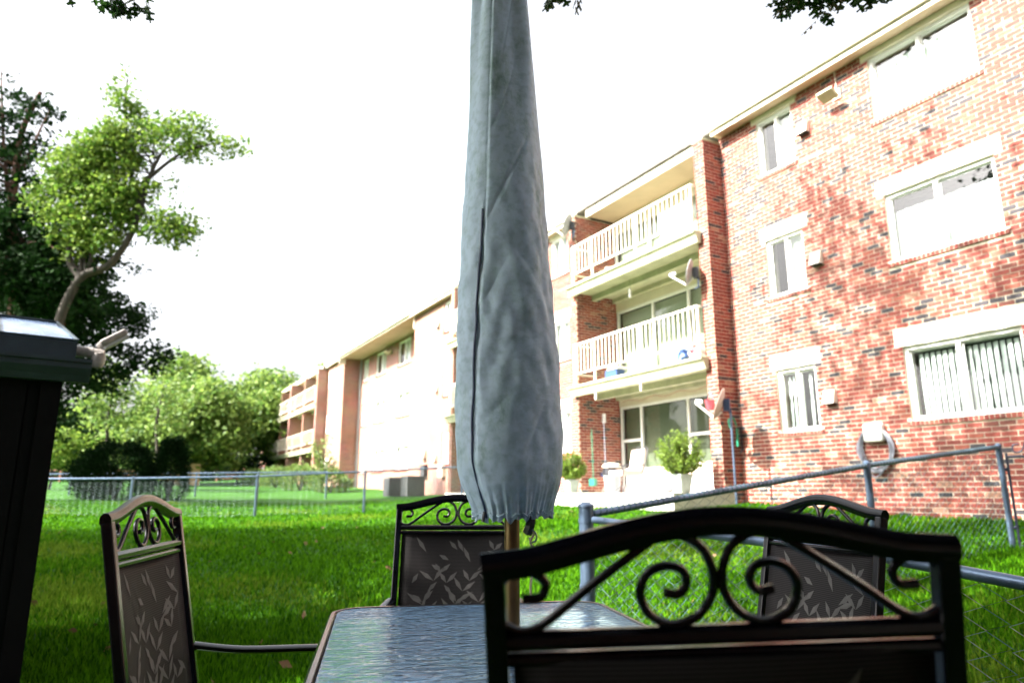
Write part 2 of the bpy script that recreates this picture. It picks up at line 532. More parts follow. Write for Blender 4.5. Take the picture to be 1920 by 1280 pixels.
def window(x0, x1, z0, z1, y=0.0, blind='flat', split=0.48, hi=True, slats=0, sill=True, depth=0.07, blindmat='blind', cover=(1.0, 1.0), drop=0.03):
    """sliding window set in an opening; part of the building"""
    f = MB(); w = 0.055; yb, yf = y - depth - 0.06, y - depth + 0.03
    f.box(x0, x1, yb, yf, z1 - w, z1); f.box(x0, x1, yb, yf, z0, z0 + w)
    f.box(x0, x0 + w, yb, yf - .002, z0 + w, z1 - w); f.box(x1 - w, x1, yb, yf - .002, z0 + w, z1 - w)
    xm = x0 + (x1 - x0) * split
    f.box(xm - 0.028, xm + 0.028, yb, yf - .006, z0 + w, z1 - w)
    for a, b, d in ((x0 + w, xm - .028, .008), (xm + .028, x1 - w, .024)):
        f.box(a, a + .022, yb + d, yb + d + .03, z0 + w, z1 - w); f.box(b - .022, b, yb + d, yb + d + .03, z0 + w, z1 - w)
        f.box(a + .022, b - .022, yb + d, yb + d + .03, z0 + w, z0 + w + .025); f.box(a + .022, b - .022, yb + d, yb + d + .03, z1 - w - .025, z1 - w)
    wo_ = f.build("window", M['white'], bld)
    for a, b in ((x0 + w, xm - .028), (xm + .028, x1 - w)):
        MB().box(a + .02, b - .02, yb + .028, yb + .032, z0 + w + .02, z1 - w - .02).build("pane", M['glass'], wo_)
    # dark sheet painted as the unlit room behind
    rm = MB(); rm.box(x0, x1, yb - 0.42, yb - 0.40, z0, z1)
    rm.build("dark_room_sheet", M['dark'], wo_)
    if sill:
        s = MB(); u = x0 - 0.06; i = 0
        while u < x1 + 0.055:
            b = min(u + 0.062, x1 + 0.06)
            s.box(u + .003, b - .003, y - 0.05, y + 0.028, z0 - 0.072, z0 - 0.002, random.choice((0, 0, 1, 2, 5))); u += 0.0685
        s.box(x0 - 0.055, x1 + 0.055, y - 0.05, y + 0.02, z0 - 0.068, z0 - 0.006, 6)
        s.build("sill", BR + [M['mortar']], wo_)
    bm_ = M[blindmat]
    if blind == 'vertical':
        sw = 0.088; u = x0 + w + .03
        me = MB().mbox(Matrix.Rotation(R(-22), 4, 'Z'), 0.080, 0.0025, z1 - z0 - .2).mesh("slat", bm_)
        while u < x1 - w - .03:
            if cover[0] >= 1 or random.random() < cover[0]:
                link("slat", me, wo_, loc=(u, yb - 0.06, (z0 + z1)/2 - 0.02))
            u += sw
        MB().box(x0 + w, x1 - w, yb - .08, yb - .04, z1 - .085, z1 - .06).build("blind_rail", bm_, wo_)
    elif blind == 'venetian':
        h = (z1 - z0 - .14) * cover[0]; n = int(h / 0.03); sb = MB()
        for i in range(n):
            zz = z1 - .075 - i * .03
            sb.mbox(Matrix.Translation((x0/2 + x1/2, yb - .05, zz)) @ Matrix.Rotation(R(52), 4, 'X'), x1 - x0 - .13, .028, .0015)
        sb.build("venetian_blind", bm_, wo_)
    elif blind == 'flat':
        sb = MB(); n = 14; xa, xb = x0 + w, x0 + w + (x1 - x0 - 2*w) * cover[0]
        v = []; 
        for i in range(n * 3 + 1):
            u = xa + (xb - xa) * i / (n * 3); yy = yb - .06 + .012 * math.sin(i * 1.4)
            sb.v += [(u, yy, z0 + .03), (u, yy, z1 - drop)]
            if i: q = 2*i; sb.f.append((q-2, q, q+1, q-1)); sb.m.append(0)
        sb.build("curtain", bm_, wo_)
    return wo_

window(-5.02, -3.37, *WZ[0], blind='vertical', split=0.52)
window(-5.02, -3.37, *WZ[1], blind='flat', split=0.52, cover=(1, 1), drop=.27)
window(-5.02, -3.37, *WZ[2], blind='flat', split=0.50, drop=.16)
window(-9.2, -7.55, *WZ[0], blind='vertical'); window(-9.2, -7.55, *WZ[1]); window(-9.2, -7.55, *WZ[2])
window(-1.80, -0.97, *WZ[0], blind='vertical', split=.5, cover=(0.72, 1))
window(-1.80, -0.97, *WZ[1], cover=(.62, 1)); window(-1.80, -0.97, *WZ[2], cover=(.62, 1))

# vent hoods, lamp, meter boxes on the near wall
def vent(x, z, s=1.0, y=0.0):
    v = MB()
    b = len(v.v); a, d, h = .105*s, .13*s, .115*s
    v.v += [(x-a, y+.008, z-h), (x+a, y+.008, z-h), (x+a, y+.008, z+h), (x-a, y+.008, z+h), (x-a, y+d, z-h), (x+a, y+d, z-h), (x+a, y+d*.55, z+h), (x-a, y+d*.55, z+h)]
    v.f += [(b, b+3, b+2, b+1), (b+4, b+5, b+6, b+7), (b+1, b+2, b+6, b+5), (b+2, b+3, b+7, b+6), (b+3, b, b+4, b+7)]; v.m += [0]*5
    v.box(x-a+.01, x+a-.01, y+.01, y+d-.015, z-h-.012, z-h+.01, 1)
    return v.build("vent_hood", [M['lintel'], M['dark']], bld)
for z in (7.66, 5.12, 2.66): vent(-2.06, z)
lp = MB()
lp.box(-2.84, -2.70, .008, .03, 7.88, 8.06); lp.tube([(-2.77, .02, 8.0), (-2.77, .10, 8.02), (-2.77, .16, 7.98)], .018, 8)
lampo = lp.build("wall_lamp", M['cream'], bld)
mm = Matrix.Translation((-2.74, .24, 7.90)) @ Matrix.Rotation(R(28), 4, 'X')
MB().mbox(mm, .30, .22, .06).build("lamp_head", M['slab'], lampo)
MB().tube([(-2.77, .03, 8.06), (-2.78, .02, 8.2), (-2.765, .02, 8.42)], .008, 6).build("conduit", M['rail'], lampo)

# roof edge -------------------------------------------------------
def eave(x0, x1, yf, zt=8.62, yb=-0.35):
    e = MB()
    e.box(x0, x1, yb, yf - 0.11, 8.425, 8.45, 1)                       # soffit
    e.box(x0, x1, yf - 0.11, yf - 0.085, 8.40, zt - .02, 0)            # fascia
    b = len(e.v)
    for xx in (x0, x1):                                                # K-style gutter, open on top
        e.v += [(xx, yf-.083, zt), (xx, yf-.083, zt-.12), (xx, yf-.03, zt-.12), (xx, yf-.012, zt-.08), (xx, yf+.01, zt-.03), (xx, yf+.01, zt), (xx, yf+.002, zt), (xx, yf-.02, zt-.08), (xx, yf-.035, zt-.11), (xx, yf-.075, zt-.11)]
    for i in range(10):
        j = (i+1) % 10
        e.f.append((b+i, b+j, b+10+j, b+10+i)); e.m.append(0)
    return e.build("gutter", [M['gutter'], M['soffit']], bld)
eave(-11.5, -0.02, 0.36)

# balcony bays -----------------------------------------------------
def pier(x0, x1, y0, y1, detail, zt=8.30, zb=ZB, capw=0.0):
    if detail:
        w = MB().box(x0, x1, y0, y1, zb, zt).build("pier", M['mortar'], bld)
        b = MB()
        put_bricks(b, brick_list(y0, y1 - .006, zb, zt, []), x0, 'y', -1)
        put_bricks(b, brick_list(x0, x1, zb, zt, []), y1, 'x', 1)
        put_bricks(b, brick_list(y0, y1 - .006, zb, zt, []), x1, 'y', 1)
        b.build("brickwork", BR, w, kind="stuff")
    else:
        b = MB().box(x0, x1, y0, y1, zb, zt)
        b.m = [0, 0, 0, 1, 0, 1]
        w = b.build("pier", [M['bx'], M['by']], bld)
    MB().box(x0 - .02, x1 + .02, max(y0, 0.0), y1 + .02, zt, zt + .035).build("coping", M['slab'], w)
    return w

def railing(x0, x1, y, zs, panel=None, side=True, step=0.142, drop=0.0, fmat=None):
    """balcony railing standing on a slab whose top is zs"""
    r = MB(); zt, zb = zs + 1.08, zs + 0.30
    r.box(x0, x1, y - .02, y + .02, zt - .035, zt); r.box(x0, x1, y - .015, y + .015, zb, zb + .03)
    for px in (x0 + .02, x0 + (x1-x0)*.42, x0 + (x1-x0)*.80, x1 - .02):
        r.box(px - .022, px + .022, y - .018, y + .024, zs - (drop if x0 + .1 < px < x1 - .1 else 0), zt - .035)
    if side:
        for xx in (x0 + .01, x1 - .01):
            r.box(xx - .02, xx + .02, -.05, y - .02, zt - .035, zt); r.box(xx - .015, xx + .015, -.05, y - .015, zb, zb + .03)
    ro = r.build("railing", M['rail'], bld)
    me = MB().box(-.0095, .0095, -.0105, .0105, 0, zt - zb - .065).mesh("baluster", M['rail'])
    n = int((x1 - x0) / step)
    for i in range(1, n):
        link("baluster", me, ro, loc=(x0 + (x1-x0) * i / n, y, zb + .03))
    if side:
        for xx in (x0 + .01,):
            for k in range(1, 5): link("baluster", me, ro, loc=(xx, y - .02 - k * .125, zb + .03))
    if panel:
        MB().box(panel[0], panel[1], y - .035, y - .024, zs + .06, zs + .06 + panel[2]).build("privacy_panel", M['white'], ro)
    return ro

def slab(x0, x1, zt, yb=-0.8, yf=0.75, mi='slab'):
    s = MB()
    # concrete floor with an undercut front edge and two downstand ribs below
    b = len(s.v)
    prof = [(yf, zt), (yf, zt-.045), (yf-.05, zt-.07), (yf-.12, zt-.24), (yf-.20, zt-.24), (yf-.20, zt-.15), (yf-.22, zt)]
    for xx in (x0 - .14, x1 + .14):
        for (yy, zz) in prof: s.v.append((xx, yy, zz))
    k = len(prof)
    for i in range(k):
        j = (i+1) % k
        s.f.append((b+i, b+j, b+k+j, b+k+i)); s.m.append(0)
    s.f.append(tuple(b+i for i in range(k))[::-1]); s.m.append(0); s.f.append(tuple(b+k+i for i in range(k))); s.m.append(0)
    s.box(x0 + .01, x1 - .01, yb, yf - .221, zt - .15, zt - .002)
    s.box(x0 + .01, x1 - .01, -.1, .02, zt - .30, zt - .151)
    s.box(x0 + .01, x1 - .01, yb + .02, yb + .14, zt - .27, zt - .151)
    return s.build("balcony_slab", M[mi], bld)

def bay_roof(x0, x1, yf=0.14, yb=-0.8):
    e = MB()
    e.box(x0, x1, yb, yf - .03, 8.36, 8.39, 1)
    e.box(x0, x1, yf - .03, yf, 8.33, 8.55, 0)
    e.box(x0, x1, yb + .001, yb + .03, 7.95, 8.358, 2)
    return e.build("balcony_ceiling", [M['gutter'], M['soffit'], M['cream']], bld)

def recess_wall(x0, x1, y, z0, z1, matk='cream'):
    return MB().box(x0, x1, y - .1, y, z0, z1).build("recess_wall", M[matk], bld)

def slider(x0, x1, z0, z1, y, cols, bm_='blind2', lower=False):
    """glazed patio front: cols = x positions of the mullions"""
    f = MB(); w = .06
    f.box(x0, x1, y, y + .07, z1 - w, z1); f.box(x0, x1, y, y + .07, z0, z0 + w)
    xs = [x0 + w/2, *cols, x1 - w/2]
    for c in xs: f.box(c - w/2, c + w/2, y, y + .066, z0 + w, z1 - w)
    zs = z0 + (z1 - z0) * .46
    if lower:
        for a, b in ((xs[0], xs[1]), (xs[-2], xs[-1])): f.box(a + w/2, b - w/2, y + .004, y + .075, zs - .03, zs + .03)
    fo = f.build("patio_window", M['white'], bld)
    for a, b in zip(xs, xs[1:]):
        MB().box(a + w/2, b - w/2, y + .03, y + .035, z0 + w, z1 - w).build("pane", M['glass'], fo)
    sw = .09; u = x0 + .1
    me = MB().mbox(Matrix.Rotation(R(20), 4, 'Z'), .092, .003, z1 - z0 - .14).mesh("slat", M[bm_])
    while u < x1 - .08:
        link("slat", me, fo, loc=(u, y - .06, (z0+z1)/2)); u += sw
    MB().box(x0, x1, y - .16, y - .15, z0, z1).build("dark_room_sheet", M['dark'], fo)  # dark sheet in place of an unlit room
    return fo

SL = [3.68, 6.30]
# --- bay A (nearest, with the patio)
pier(0.0, 0.28, -0.95, 0.50, True)
pier(4.70, 4.98, -0.80, 0.50, True)
bay_roof(.30, 4.68)
for s_ in SL: slab(.30, 4.68, s_)
railing(.28, 4.66, .62, SL[0], drop=.42); railing(.28, 4.66, .62, SL[1], panel=(.34, 1.30, .72))
recess_wall(.28, .55, -.801, .9, 8.3)
recess_wall(.55, 4.70, -.802, 3.25, 3.678); recess_wall(.55, 4.70, -.802, 5.80, 6.298); recess_wall(.55, 4.7, -.8, 8.2, 8.3)
recess_wall(.55, 4.70, -.8, .9, 1.62, 'white')
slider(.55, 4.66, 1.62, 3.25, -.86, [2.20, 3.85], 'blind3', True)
slider(.55, 4.66, 3.69, 5.80, -.86, [2.0, 3.25], 'blind2')
slider(.55, 4.66, 6.31, 8.15, -.86, [2.0, 3.25], 'blind2')
# wavy cord hanging under the first balcony
c = [(4.5 - 4.0*i/30, -.76, 3.36 + .035*math.sin(i*.9)) for i in range(31)]
MB().tube(c, .006, 5).build("cord", M['orange'], bld)

# --- wall between bay A and bay B
def plain_wall(x0, x1, y, ops, z1=TOPZ, detail=True, y0=None, matk='bx'):
    mb = MB(); backing(mb, x0, x1, ZB, z1, ops, (y - .3) if y0 is None else y0, y)
    if detail:
        w = mb.build("wall", M['mortar'], bld)
        sl_ = [(o[0]-.06, o[1]+.06, o[2]-.075, o[2]) for o in ops]; li = [(o[0]-.1, o[1]+.1, o[3], min(o[3]+.28, z1)) for o in ops]
        b = MB(); put_bricks(b, brick_list(x0, x1, ZB, z1, ops + sl_ + li), y)
        b.build("brickwork", BR, w, kind="stuff")
        for a, b_, c_, d_ in li: MB().box(a+.004, b_-.004, y-.01, y+.012, c_+.004, d_-.004).build("lintel", M['lintel'], bld)
    else:
        w = mb.build("wall", M[matk], bld)
    return w
o2 = [(5.78, 6.62, a, b) for a, b in WZ]
plain_wall(4.98, 7.60, 0.0, o2)
for o_ in o2: window(*o_)
eave(5.0, 7.6, .30)
# --- bay B
pier(7.60, 7.88, -.8, .5, False); pier(12.30, 12.58, -.8, .5, False)
bay_roof(7.88, 12.30)
for s_ in SL:
    slab(7.88, 12.30, s_); railing(7.9, 12.28, .62, s_, step=.12)
recess_wall(7.88, 12.3, -.8, .9, 8.3)
for z in (3.7, 6.32): slider(8.2, 12.0, z, z + 2.0, -.78, [10.1], 'blind2')
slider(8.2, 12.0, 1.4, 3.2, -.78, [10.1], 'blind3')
# --- wall with vents, then the set-back part
o3 = [(13.5, 14.3, a, b) for a, b in WZ]
plain_wall(12.58, 17.4, 0.0, o3, detail=False)
for o_ in o3: window(*o_)
for z in (7.54, 4.98, 2.36): vent(14.85, z, .9)
eave(12.58, 17.42, .33)
MB().box(17.40, 17.46, -1.0, .05, 7.9, 8.45).build("gable_trim", M['gutter'], bld)
o4 = []
for a, b in WZ: o4 += [(20.45, 22.1, a, b), (23.85, 25.45, a, b), (26.75, 27.6, a, b)]
plain_wall(17.4, 28.0, -1.0, o4, detail=False, y0=-1.3)
for i, o_ in enumerate(o4): window(*o_, y=-1.0, split=.5, cover=(.55, 1) if i % 3 < 2 and i > 5 else (1, 1))
w = MB().box(17.1, 17.398, -1.0, -.301, ZB, TOPZ).build("wall", M['by'], bld)
e = MB(); e.box(17.46, 28.0, -1.02, .20, 8.43, 8.46, 1); e.box(17.46, 28.0, .20, .23, 8.40, 8.60, 0); e.box(17.46, 28.0, .232, .33, 8.50, 8.62, 0)
e.build("gutter", [M['gutter'], M['soffit']], bld)
MB().tube([(27.9, -.93, 8.43), (27.9, -.93, 1.2)], .05, 8).build("downspout", M['dish'], bld)
lp2 = MB(); lp2.box(23.0, 23.25, -.992, -.9, 7.95, 8.12); lp2.mbox(Matrix.Translation((23.1, -.76, 7.98)) @ Matrix.Rotation(R(25), 4, 'X'), .34, .24, .08)
lp2.build("wall_lamp", M['cream'], bld)
vent(15.9, 2.55, 1.3)
# --- next block
w = MB().box(28.0, 31.3, -1.3, 0.0, ZB, TOPZ); w.m = [0, 0, 0, 1, 0, 1]
w.build("wall", [M['bx'], M['by']], bld)
eave(28.0, 31.3, .30)
MB().box(27.94, 27.998, -.05, .32, 8.1, 8.6).build("gable_trim", M['gutter'], bld)
for z in (7.6, 5.0, 2.5): MB().box(30.3, 31.0, .002, .02, z - .5, z + .5).build("window", M['white'], bld)
pier(31.3, 31.6, -1.0, .62, False); pier(38.6, 38.9, -1.0, .62, False)
for (x0, x1) in ((31.6, 38.6), (38.9, 45.6)):
    bay_roof(x0, x1, .3)
    for s_ in SL:
        slab(x0, x1, s_); railing(x0 + .1, x1 - .1, .62, s_, step=.22)
    recess_wall(x0, x1, -.8, .9, 8.3, 'bx')
    for z in (3.7, 6.32): slider(x0 + .8, x0 + 4.8, z, z + 2.0, -.78, [x0 + 2.8], 'blind2')
pier(45.6, 45.9, -1.0, .62, False)
for x0 in (35.0, 42.2): MB().box(x0, x0 + .25, -.79, .5, ZB, 8.3).build("pier", M['by'], bld)
plain_wall(45.9, 50.5, .3, [], detail=False, y0=-6.0)
MB().box(45.9, 50.6, .3, .60, 8.43, 8.62).build("gutter", M['gutter'], bld)
# low roof and the building's back
rf = MB()
for (xa, xb) in ((-11.8, 50.7),):
    b = len(rf.v)
    rf.v += [(xa, .2, 8.62), (xb, .2, 8.62), (xb, -6, 9.3), (xa, -6, 9.3), (xa, -12.2, 8.62), (xb, -12.2, 8.62), (xa, .2, 8.56), (xb, .2, 8.56), (xa, -12.2, 8.56), (xb, -12.2, 8.56)]
    rf.f += [(b, b+1, b+2, b+3), (b+3, b+2, b+5, b+4), (b+6, b+8, b+9, b+7), (b, b+3, b+4, b+8, b+6), (b+1, b+7, b+9, b+5, b+2), (b, b+6, b+7, b+1), (b+4, b+5, b+9, b+8)]; rf.m += [0]*7
rf.build("roof", M['roof'], bld)
MB().box(-11.5, 50.5, -12.0, -11.7, ZB, 8.55).build("back_wall", M['bx'], bld)
MB().box(-11.8, -11.5, -12.0, 0.0, ZB, 8.55).build("end_wall", M['by'], bld)

# concrete patio under bay A
pz = 1.075
pt = MB(); pt.box(.29, 9.4, -.8, 2.0, .6, pz); pt.box(-.25, .289, .52, 2.0, .6, pz - .002)
po = pt.build("patio", M['concrete'], kind="structure"); po.location = (P0.x, P0.y, 0); po.rotation_euler = (0, 0, BRZ)

# ================================================================ things on and near the building
def at_b(name, label, cat, x, y, z, group=None, rz=0.0): return thing(name, label, cat, BW(x, y, z), BRZ + rz, group)

def dish(name, label, x, y, z, size=0.33, az=0.0, tilt=25, m='dish', pole_h=None, arm='w'):
    """satellite dish; az in the building's frame: 0 looks straight out along +y"""
    t = at_b(name, label, "satellite dish", x, y, z, "satellite dishes", R(az))
    rot = Matrix.Rotation(R(tilt), 4, 'X')
    b = MB(); n, k = 24, 6
    for s_ in (0, 1):
        base = len(b.v)
        for i in range(k + 1):
            r = size * i / k
            for j in range(n):
                a = 2*math.pi*j/n
                p = rot @ Vector((r*math.cos(a)*.92, .16*(r/size)**2*size*1.4 - (.012 if s_ else 0), r*math.sin(a)))
                b.v.append(tuple(p))
        for i in range(k):
            for j in range(n):
                j2 = (j+1) % n; q = (base+i*n+j, base+i*n+j2, base+(i+1)*n+j2, base+(i+1)*n+j)
                b.f.append(q if not s_ else q[::-1]); b.m.append(0)
    for j in range(n):
        j2 = (j+1) % n; o1, o2_ = k*n, (k+1)*n + k*n
        b.f.append((o1+j, o1+j2, o2_+j2, o2_+j)); b.m.append(0)
    b.build("reflector", M[m], t, smooth=True)
    a0 = rot @ Vector((0, .04, -size*.95)); a1 = rot @ Vector((0, size*1.55, -size*.42))
    ab = MB().tube([tuple(rot @ Vector((0, -.04, -size*.4))), tuple(a0), tuple(a1)], .016, 6, sx=1.3)
    ab.build("feed_arm", M['white'], t)
    d = (rot @ Vector((0, -1, .45))).normalized()
    h = MB(); h.tube([tuple(a1), tuple(a1 + d*.04), tuple(a1 + d*.05), tuple(a1 + d*.13)], [.022, .024, .04, .042], 10)
    h.tube([tuple(a1 + Vector((.07, 0, .03))), tuple(a1 + Vector((.07, 0, .03)) + d*.1)], .035, 8)
    h.build("receiver", M['white'], t, smooth=True)
    mb_ = MB(); mb_.box(-.06, .06, -.14, -.02, -.12, .10); mb_.tube([(0, -.1, 0), (0, -.14, -.16)], .03, 8)
    mb_.build("mount", M['navy'] if pole_h else M['ac'], t)
    if pole_h:
        MB().tube([(0, -.14, -.14), (.0, -.14, -pole_h)], .022, 10).build("mast", M['steel'], t, smooth=True)
    else:
        MB().tube([(0, -.12, -.10), (-.04, -.12, -.32), (-.08, -.06, -.36)], .02, 8).build("bracket", M['steel'], t)
    return t
dish("satellite_dish", "faded pinkish satellite dish on a tall steel mast at the nearest brick pier", -.40, .85, 2.66, .30, -52, 22, 'dishpink', pole_h=1.78)
dish("satellite_dish", "grey satellite dish on the top balcony's far corner", 4.62, .72, 7.95, .32, -50, 20, 'dish')
dish("satellite_dish", "grey satellite dish fixed above the middle balcony railing", .30, .72, 5.42, .28, -52, 15, 'dish')
dish("satellite_dish", "satellite dish on the ground beside the farthest balconies, before the brick", 38.3, 1.6, 2.5,  .42, -35, 30, 'dish', pole_h=1.0)
dt = dish("satellite_dish", "pale satellite dish beyond the far fence, left of the building's end", 49.0, 3.4, 2.75, .45, -35, 30, 'lintel', pole_h=1.0)

# hose hanger
t = at_b("garden_hose", "coiled grey hose on a white box hanger on the brick wall", "hose", -2.78, 0, 1.81)
hb = MB()
for k in range(9):
    rx, rzz = .225 + .024*(k % 3) + .004*k, .30 + .022*(k % 4)
    pts = []
    for i in range(40):
        a = 2*math.pi*i/40
        pts.append((rx*math.cos(a) + .006*math.sin(3*a + k), .05 + .016*(k // 3) + .006*math.sin(2*a + k*1.3), -.06 + rzz*math.sin(a) + .006*math.cos(4*a + k)))
    hb.tube(pts, .0095, 6, closed=True)
hb.tube(smooth_path([(-.1, .06, -.36), (-.06, .10, -.45), (.06, .07, -.5), (.12, .09, -.42)]), .0095, 6)
hb.build("hose_coil", M['hose'], t, smooth=True)
hb = MB(); hb.box(-.17, .15, .01, .14, .04, .34); me = hb.build("hanger", M['white'], t)
bv = me.modifiers.new("bevel", 'BEVEL'); bv.width = .045; bv.segments = 3; bv.limit_method = 'NONE'

# leaf geometry --------------------------------------------------
def leaf_cards(C, size, aspect=0.6, droop=0.3, seed=1):
    """one folded diamond leaf per centre"""
    g = np.random.default_rng(seed); n = len(C)
    s = size * g.uniform(.6, 1.35, n)[:, None]
    a = g.uniform(0, 2*np.pi, n); e = g.normal(-droop, .5, n)
    d = np.stack([np.cos(a)*np.cos(e), np.sin(a)*np.cos(e), np.sin(e)], -1)
    r = g.normal(size=(n, 3)); side = np.cross(d, r); side /= np.linalg.norm(side, axis=1)[:, None] + 1e-9
    up = np.cross(side, d)
    b = C - d*s*.5; tip = C + d*s*.5; fold = up*s*.12
    L = C + side*s*aspect*.5 + fold; Rr = C - side*s*aspect*.5 + fold
    V = np.stack([b, L, tip, Rr], 1).reshape(-1, 3)
    i = np.arange(n)*4
    F = np.concatenate([np.stack([i, i+1, i+2], -1), np.stack([i, i+2, i+3], -1)])
    return V, F

def clumps(ells, ncl, per, spread, seed, shell=0.55):
    g = np.random.default_rng(seed); out = []; cc = []
    vol = np.array([e[3]*e[4]*e[5]*(e[6] if len(e) > 6 else 1) for e in ells]); vol = vol/vol.sum()
    for e, v in zip(ells, vol):
        k = max(3, int(ncl*v))
        d = g.normal(size=(k, 3)); d /= np.linalg.norm(d, axis=1)[:, None]
        r = g.uniform(shell**3, 1, k)**(1/3)
        cen = np.array(e[:3]) + d*r[:, None]*np.array(e[3:6])*(1 + g.normal(0, .10, k))[:, None]
        cc.append(cen)
        m = g.poisson(per, k)
        rep = np.repeat(cen, m, 0)
        out.append(rep + g.normal(0, spread, rep.shape)*np.array([1, 1, .6]))
    return np.concatenate(out), np.concatenate(cc)

def tree(name, label, base, path, r0, ells, ncl, per, spread, leaf, lsize, leafm, barkm='bark', limbs=14, seed=1, group=None, cat="tree", aspect=.6, shell=.55, extra=None):
    t = thing(name, label, cat, (base[0], base[1], base[2]), 0, group)
    B = Vector(base); g = random.Random(seed)
    tk = MB(); P = [Vector(p) - B for p in path]; sp = smooth_path(P, 4); k = len(sp)
    rad = [r0*(1 - .72*i/(k-1)) for i in range(k)]; rad[0] *= 1.35
    tk.tube(sp, rad, 10)
    C, cc = clumps(ells, ncl, per, spread, seed, shell)
    cc = cc - np.array(base)
    ends = [Vector(cc[g.randrange(len(cc))]) for _ in range(limbs)]
    for e in ends:
        cd = [i for i in range(k//3, k) if sp[i].z < e.z + .3] or [k//3]
        i = min(cd, key=lambda q: (sp[q] - e).length + g.uniform(0, 1.5))
        s = sp[i]; ln = (e - s).length
        mid = s.lerp(e, .5) + Vector((g.uniform(-.12, .12)*ln, g.uniform(-.12, .12)*ln, .12*ln))
        pp = smooth_path([s, s.lerp(mid, .5) + Vector((0, 0, .03*ln)), mid, e], 3)
        ra = rad[i]*.5
        tk.tube(pp, [max(ra*(1 - .85*q/(len(pp)-1)), .008) for q in range(len(pp))], 6)
        for _ in range(3):
            q = g.randrange(3, len(pp)); s2 = pp[q]
            e2 = s2 + Vector((g.uniform(-1, 1), g.uniform(-1, 1), g.uniform(-.2, .9)))*ln*.3
            tk.tube([s2, s2.lerp(e2, .5) + Vector((0, 0, .04*ln)), e2], [ra*.25 + .004, ra*.16 + .003, .004], 4)
    if extra: 
        for pth, ra, rb in extra:
            q = smooth_path([Vector(p) - B for p in pth], 4); tk.tube(q, [ra + (rb-ra)*i/(len(q)-1) for i in range(len(q))], 8)
    tk.build("trunk", M[barkm], t, smooth=True)
    V, F = leaf_cards(C - np.array(base), lsize, aspect, seed=seed)
    link("crown", np_mesh("crown", V, F, LEAF[leafm]), t)
    return t

# left group of trees in view ------------------------------------
k22 = 22/18
def sc(p, D0, D1):   # a point measured at distance D0 moved out to D1 along its own direction
    return (p[0]*D1/D0, D1 + (p[1]-D0), CZ + (p[2]-CZ)*D1/D0)
D2 = 20
T2 = [sc(p, 18, D2) for p in [(-12.45, 18, .6), (-12.28, 18, 4.46), (-12.18, 18, 5.77), (-11.79, 18, 6.83), (-11.13, 18, 7.14), (-10.63, 18, 7.91), (-10.38, 18, 8.86), (-10.30, 18, 9.66), (-10.01, 18, 10.5)]]
def S2(x, z, rx, rz, wgt=1, dy=0): q = sc((x, 18, z), 18, D2); return (q[0], q[1]+dy, q[2], rx*D2/18, rx*D2/18*.8, rz*D2/18, wgt)
tree("leaning_tree", "tall tree with a bent leaning trunk and sunlit yellow green crown", (T2[0][0], T2[0][1], gz(T2[0][0], T2[0][1]) - .05), T2, .17,
     [S2(-12.3, 9.9, .75, .9, 1.3), S2(-11.5, 10.5, .75, .9, 1.3), S2(-11.2, 9.0, .7, .9, 1.6), S2(-12.2, 8.4, .65, .7, 1.2), S2(-11.4, 7.9, .55, .40, .7), S2(-10.6, 9.9, .5, .7, .6),
      S2(-11.0, 11.5, .6, .8, .6), S2(-9.3, 10.9, .9, .7, .45), S2(-8.2, 10.7, .6, .30, .5), S2(-9.6, 8.3, .8, .45, .9), S2(-11.3, 12.8, .35, .6, .35), S2(-10.0, 9.4, .5, .4, .4), S2(-11.2, 12.1, .45, .55, .45), S2(-11.9, 7.6, .6, .35, .5), S2(-10.7, 8.6, .5, .5, .7), S2(-12.9, 9.2, .5, .9, .8), S2(-10.3, 11.0, .6, .5, .3)],
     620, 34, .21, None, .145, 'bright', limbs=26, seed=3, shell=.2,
     extra=[([sc((-11.79, 18, 6.83), 18, D2), sc((-12.2, 18, 7.4), 18, D2), sc((-12.1, 18, 8.5), 18, D2), sc((-11.5, 18, 9.6), 18, D2)], .13, .04),
            ([sc((-10.38, 18, 8.86), 18, D2), sc((-10.9, 18, 10.2), 18, D2), sc((-11.2, 18, 12.0), 18, D2), sc((-11.25, 18, 12.9), 18, D2)], .10, .025),
            ([sc((-10.36, 18, 9.66), 18, D2), sc((-9.36, 18, 10.57), 18, D2), sc((-8.1, 18, 10.9), 18, D2)], .07, .015)])
D1 = 21
T1 = [sc(p, 16, D1) for p in [(-11.9, 16, .6), (-11.95, 16, 5.25), (-12.17, 16, 6.73), (-12.45, 16, 7.85), (-12.48, 16, 8.85), (-12.52, 16, 10.03), (-12.2, 16, 11.2)]]
def S1(x, z, rx, rz, wgt=1, dy=0): q = sc((x, 16, z), 16, D1); return (q[0], q[1]+dy, q[2], rx*D1/16, rx*D1/16*.8, rz*D1/16, wgt)
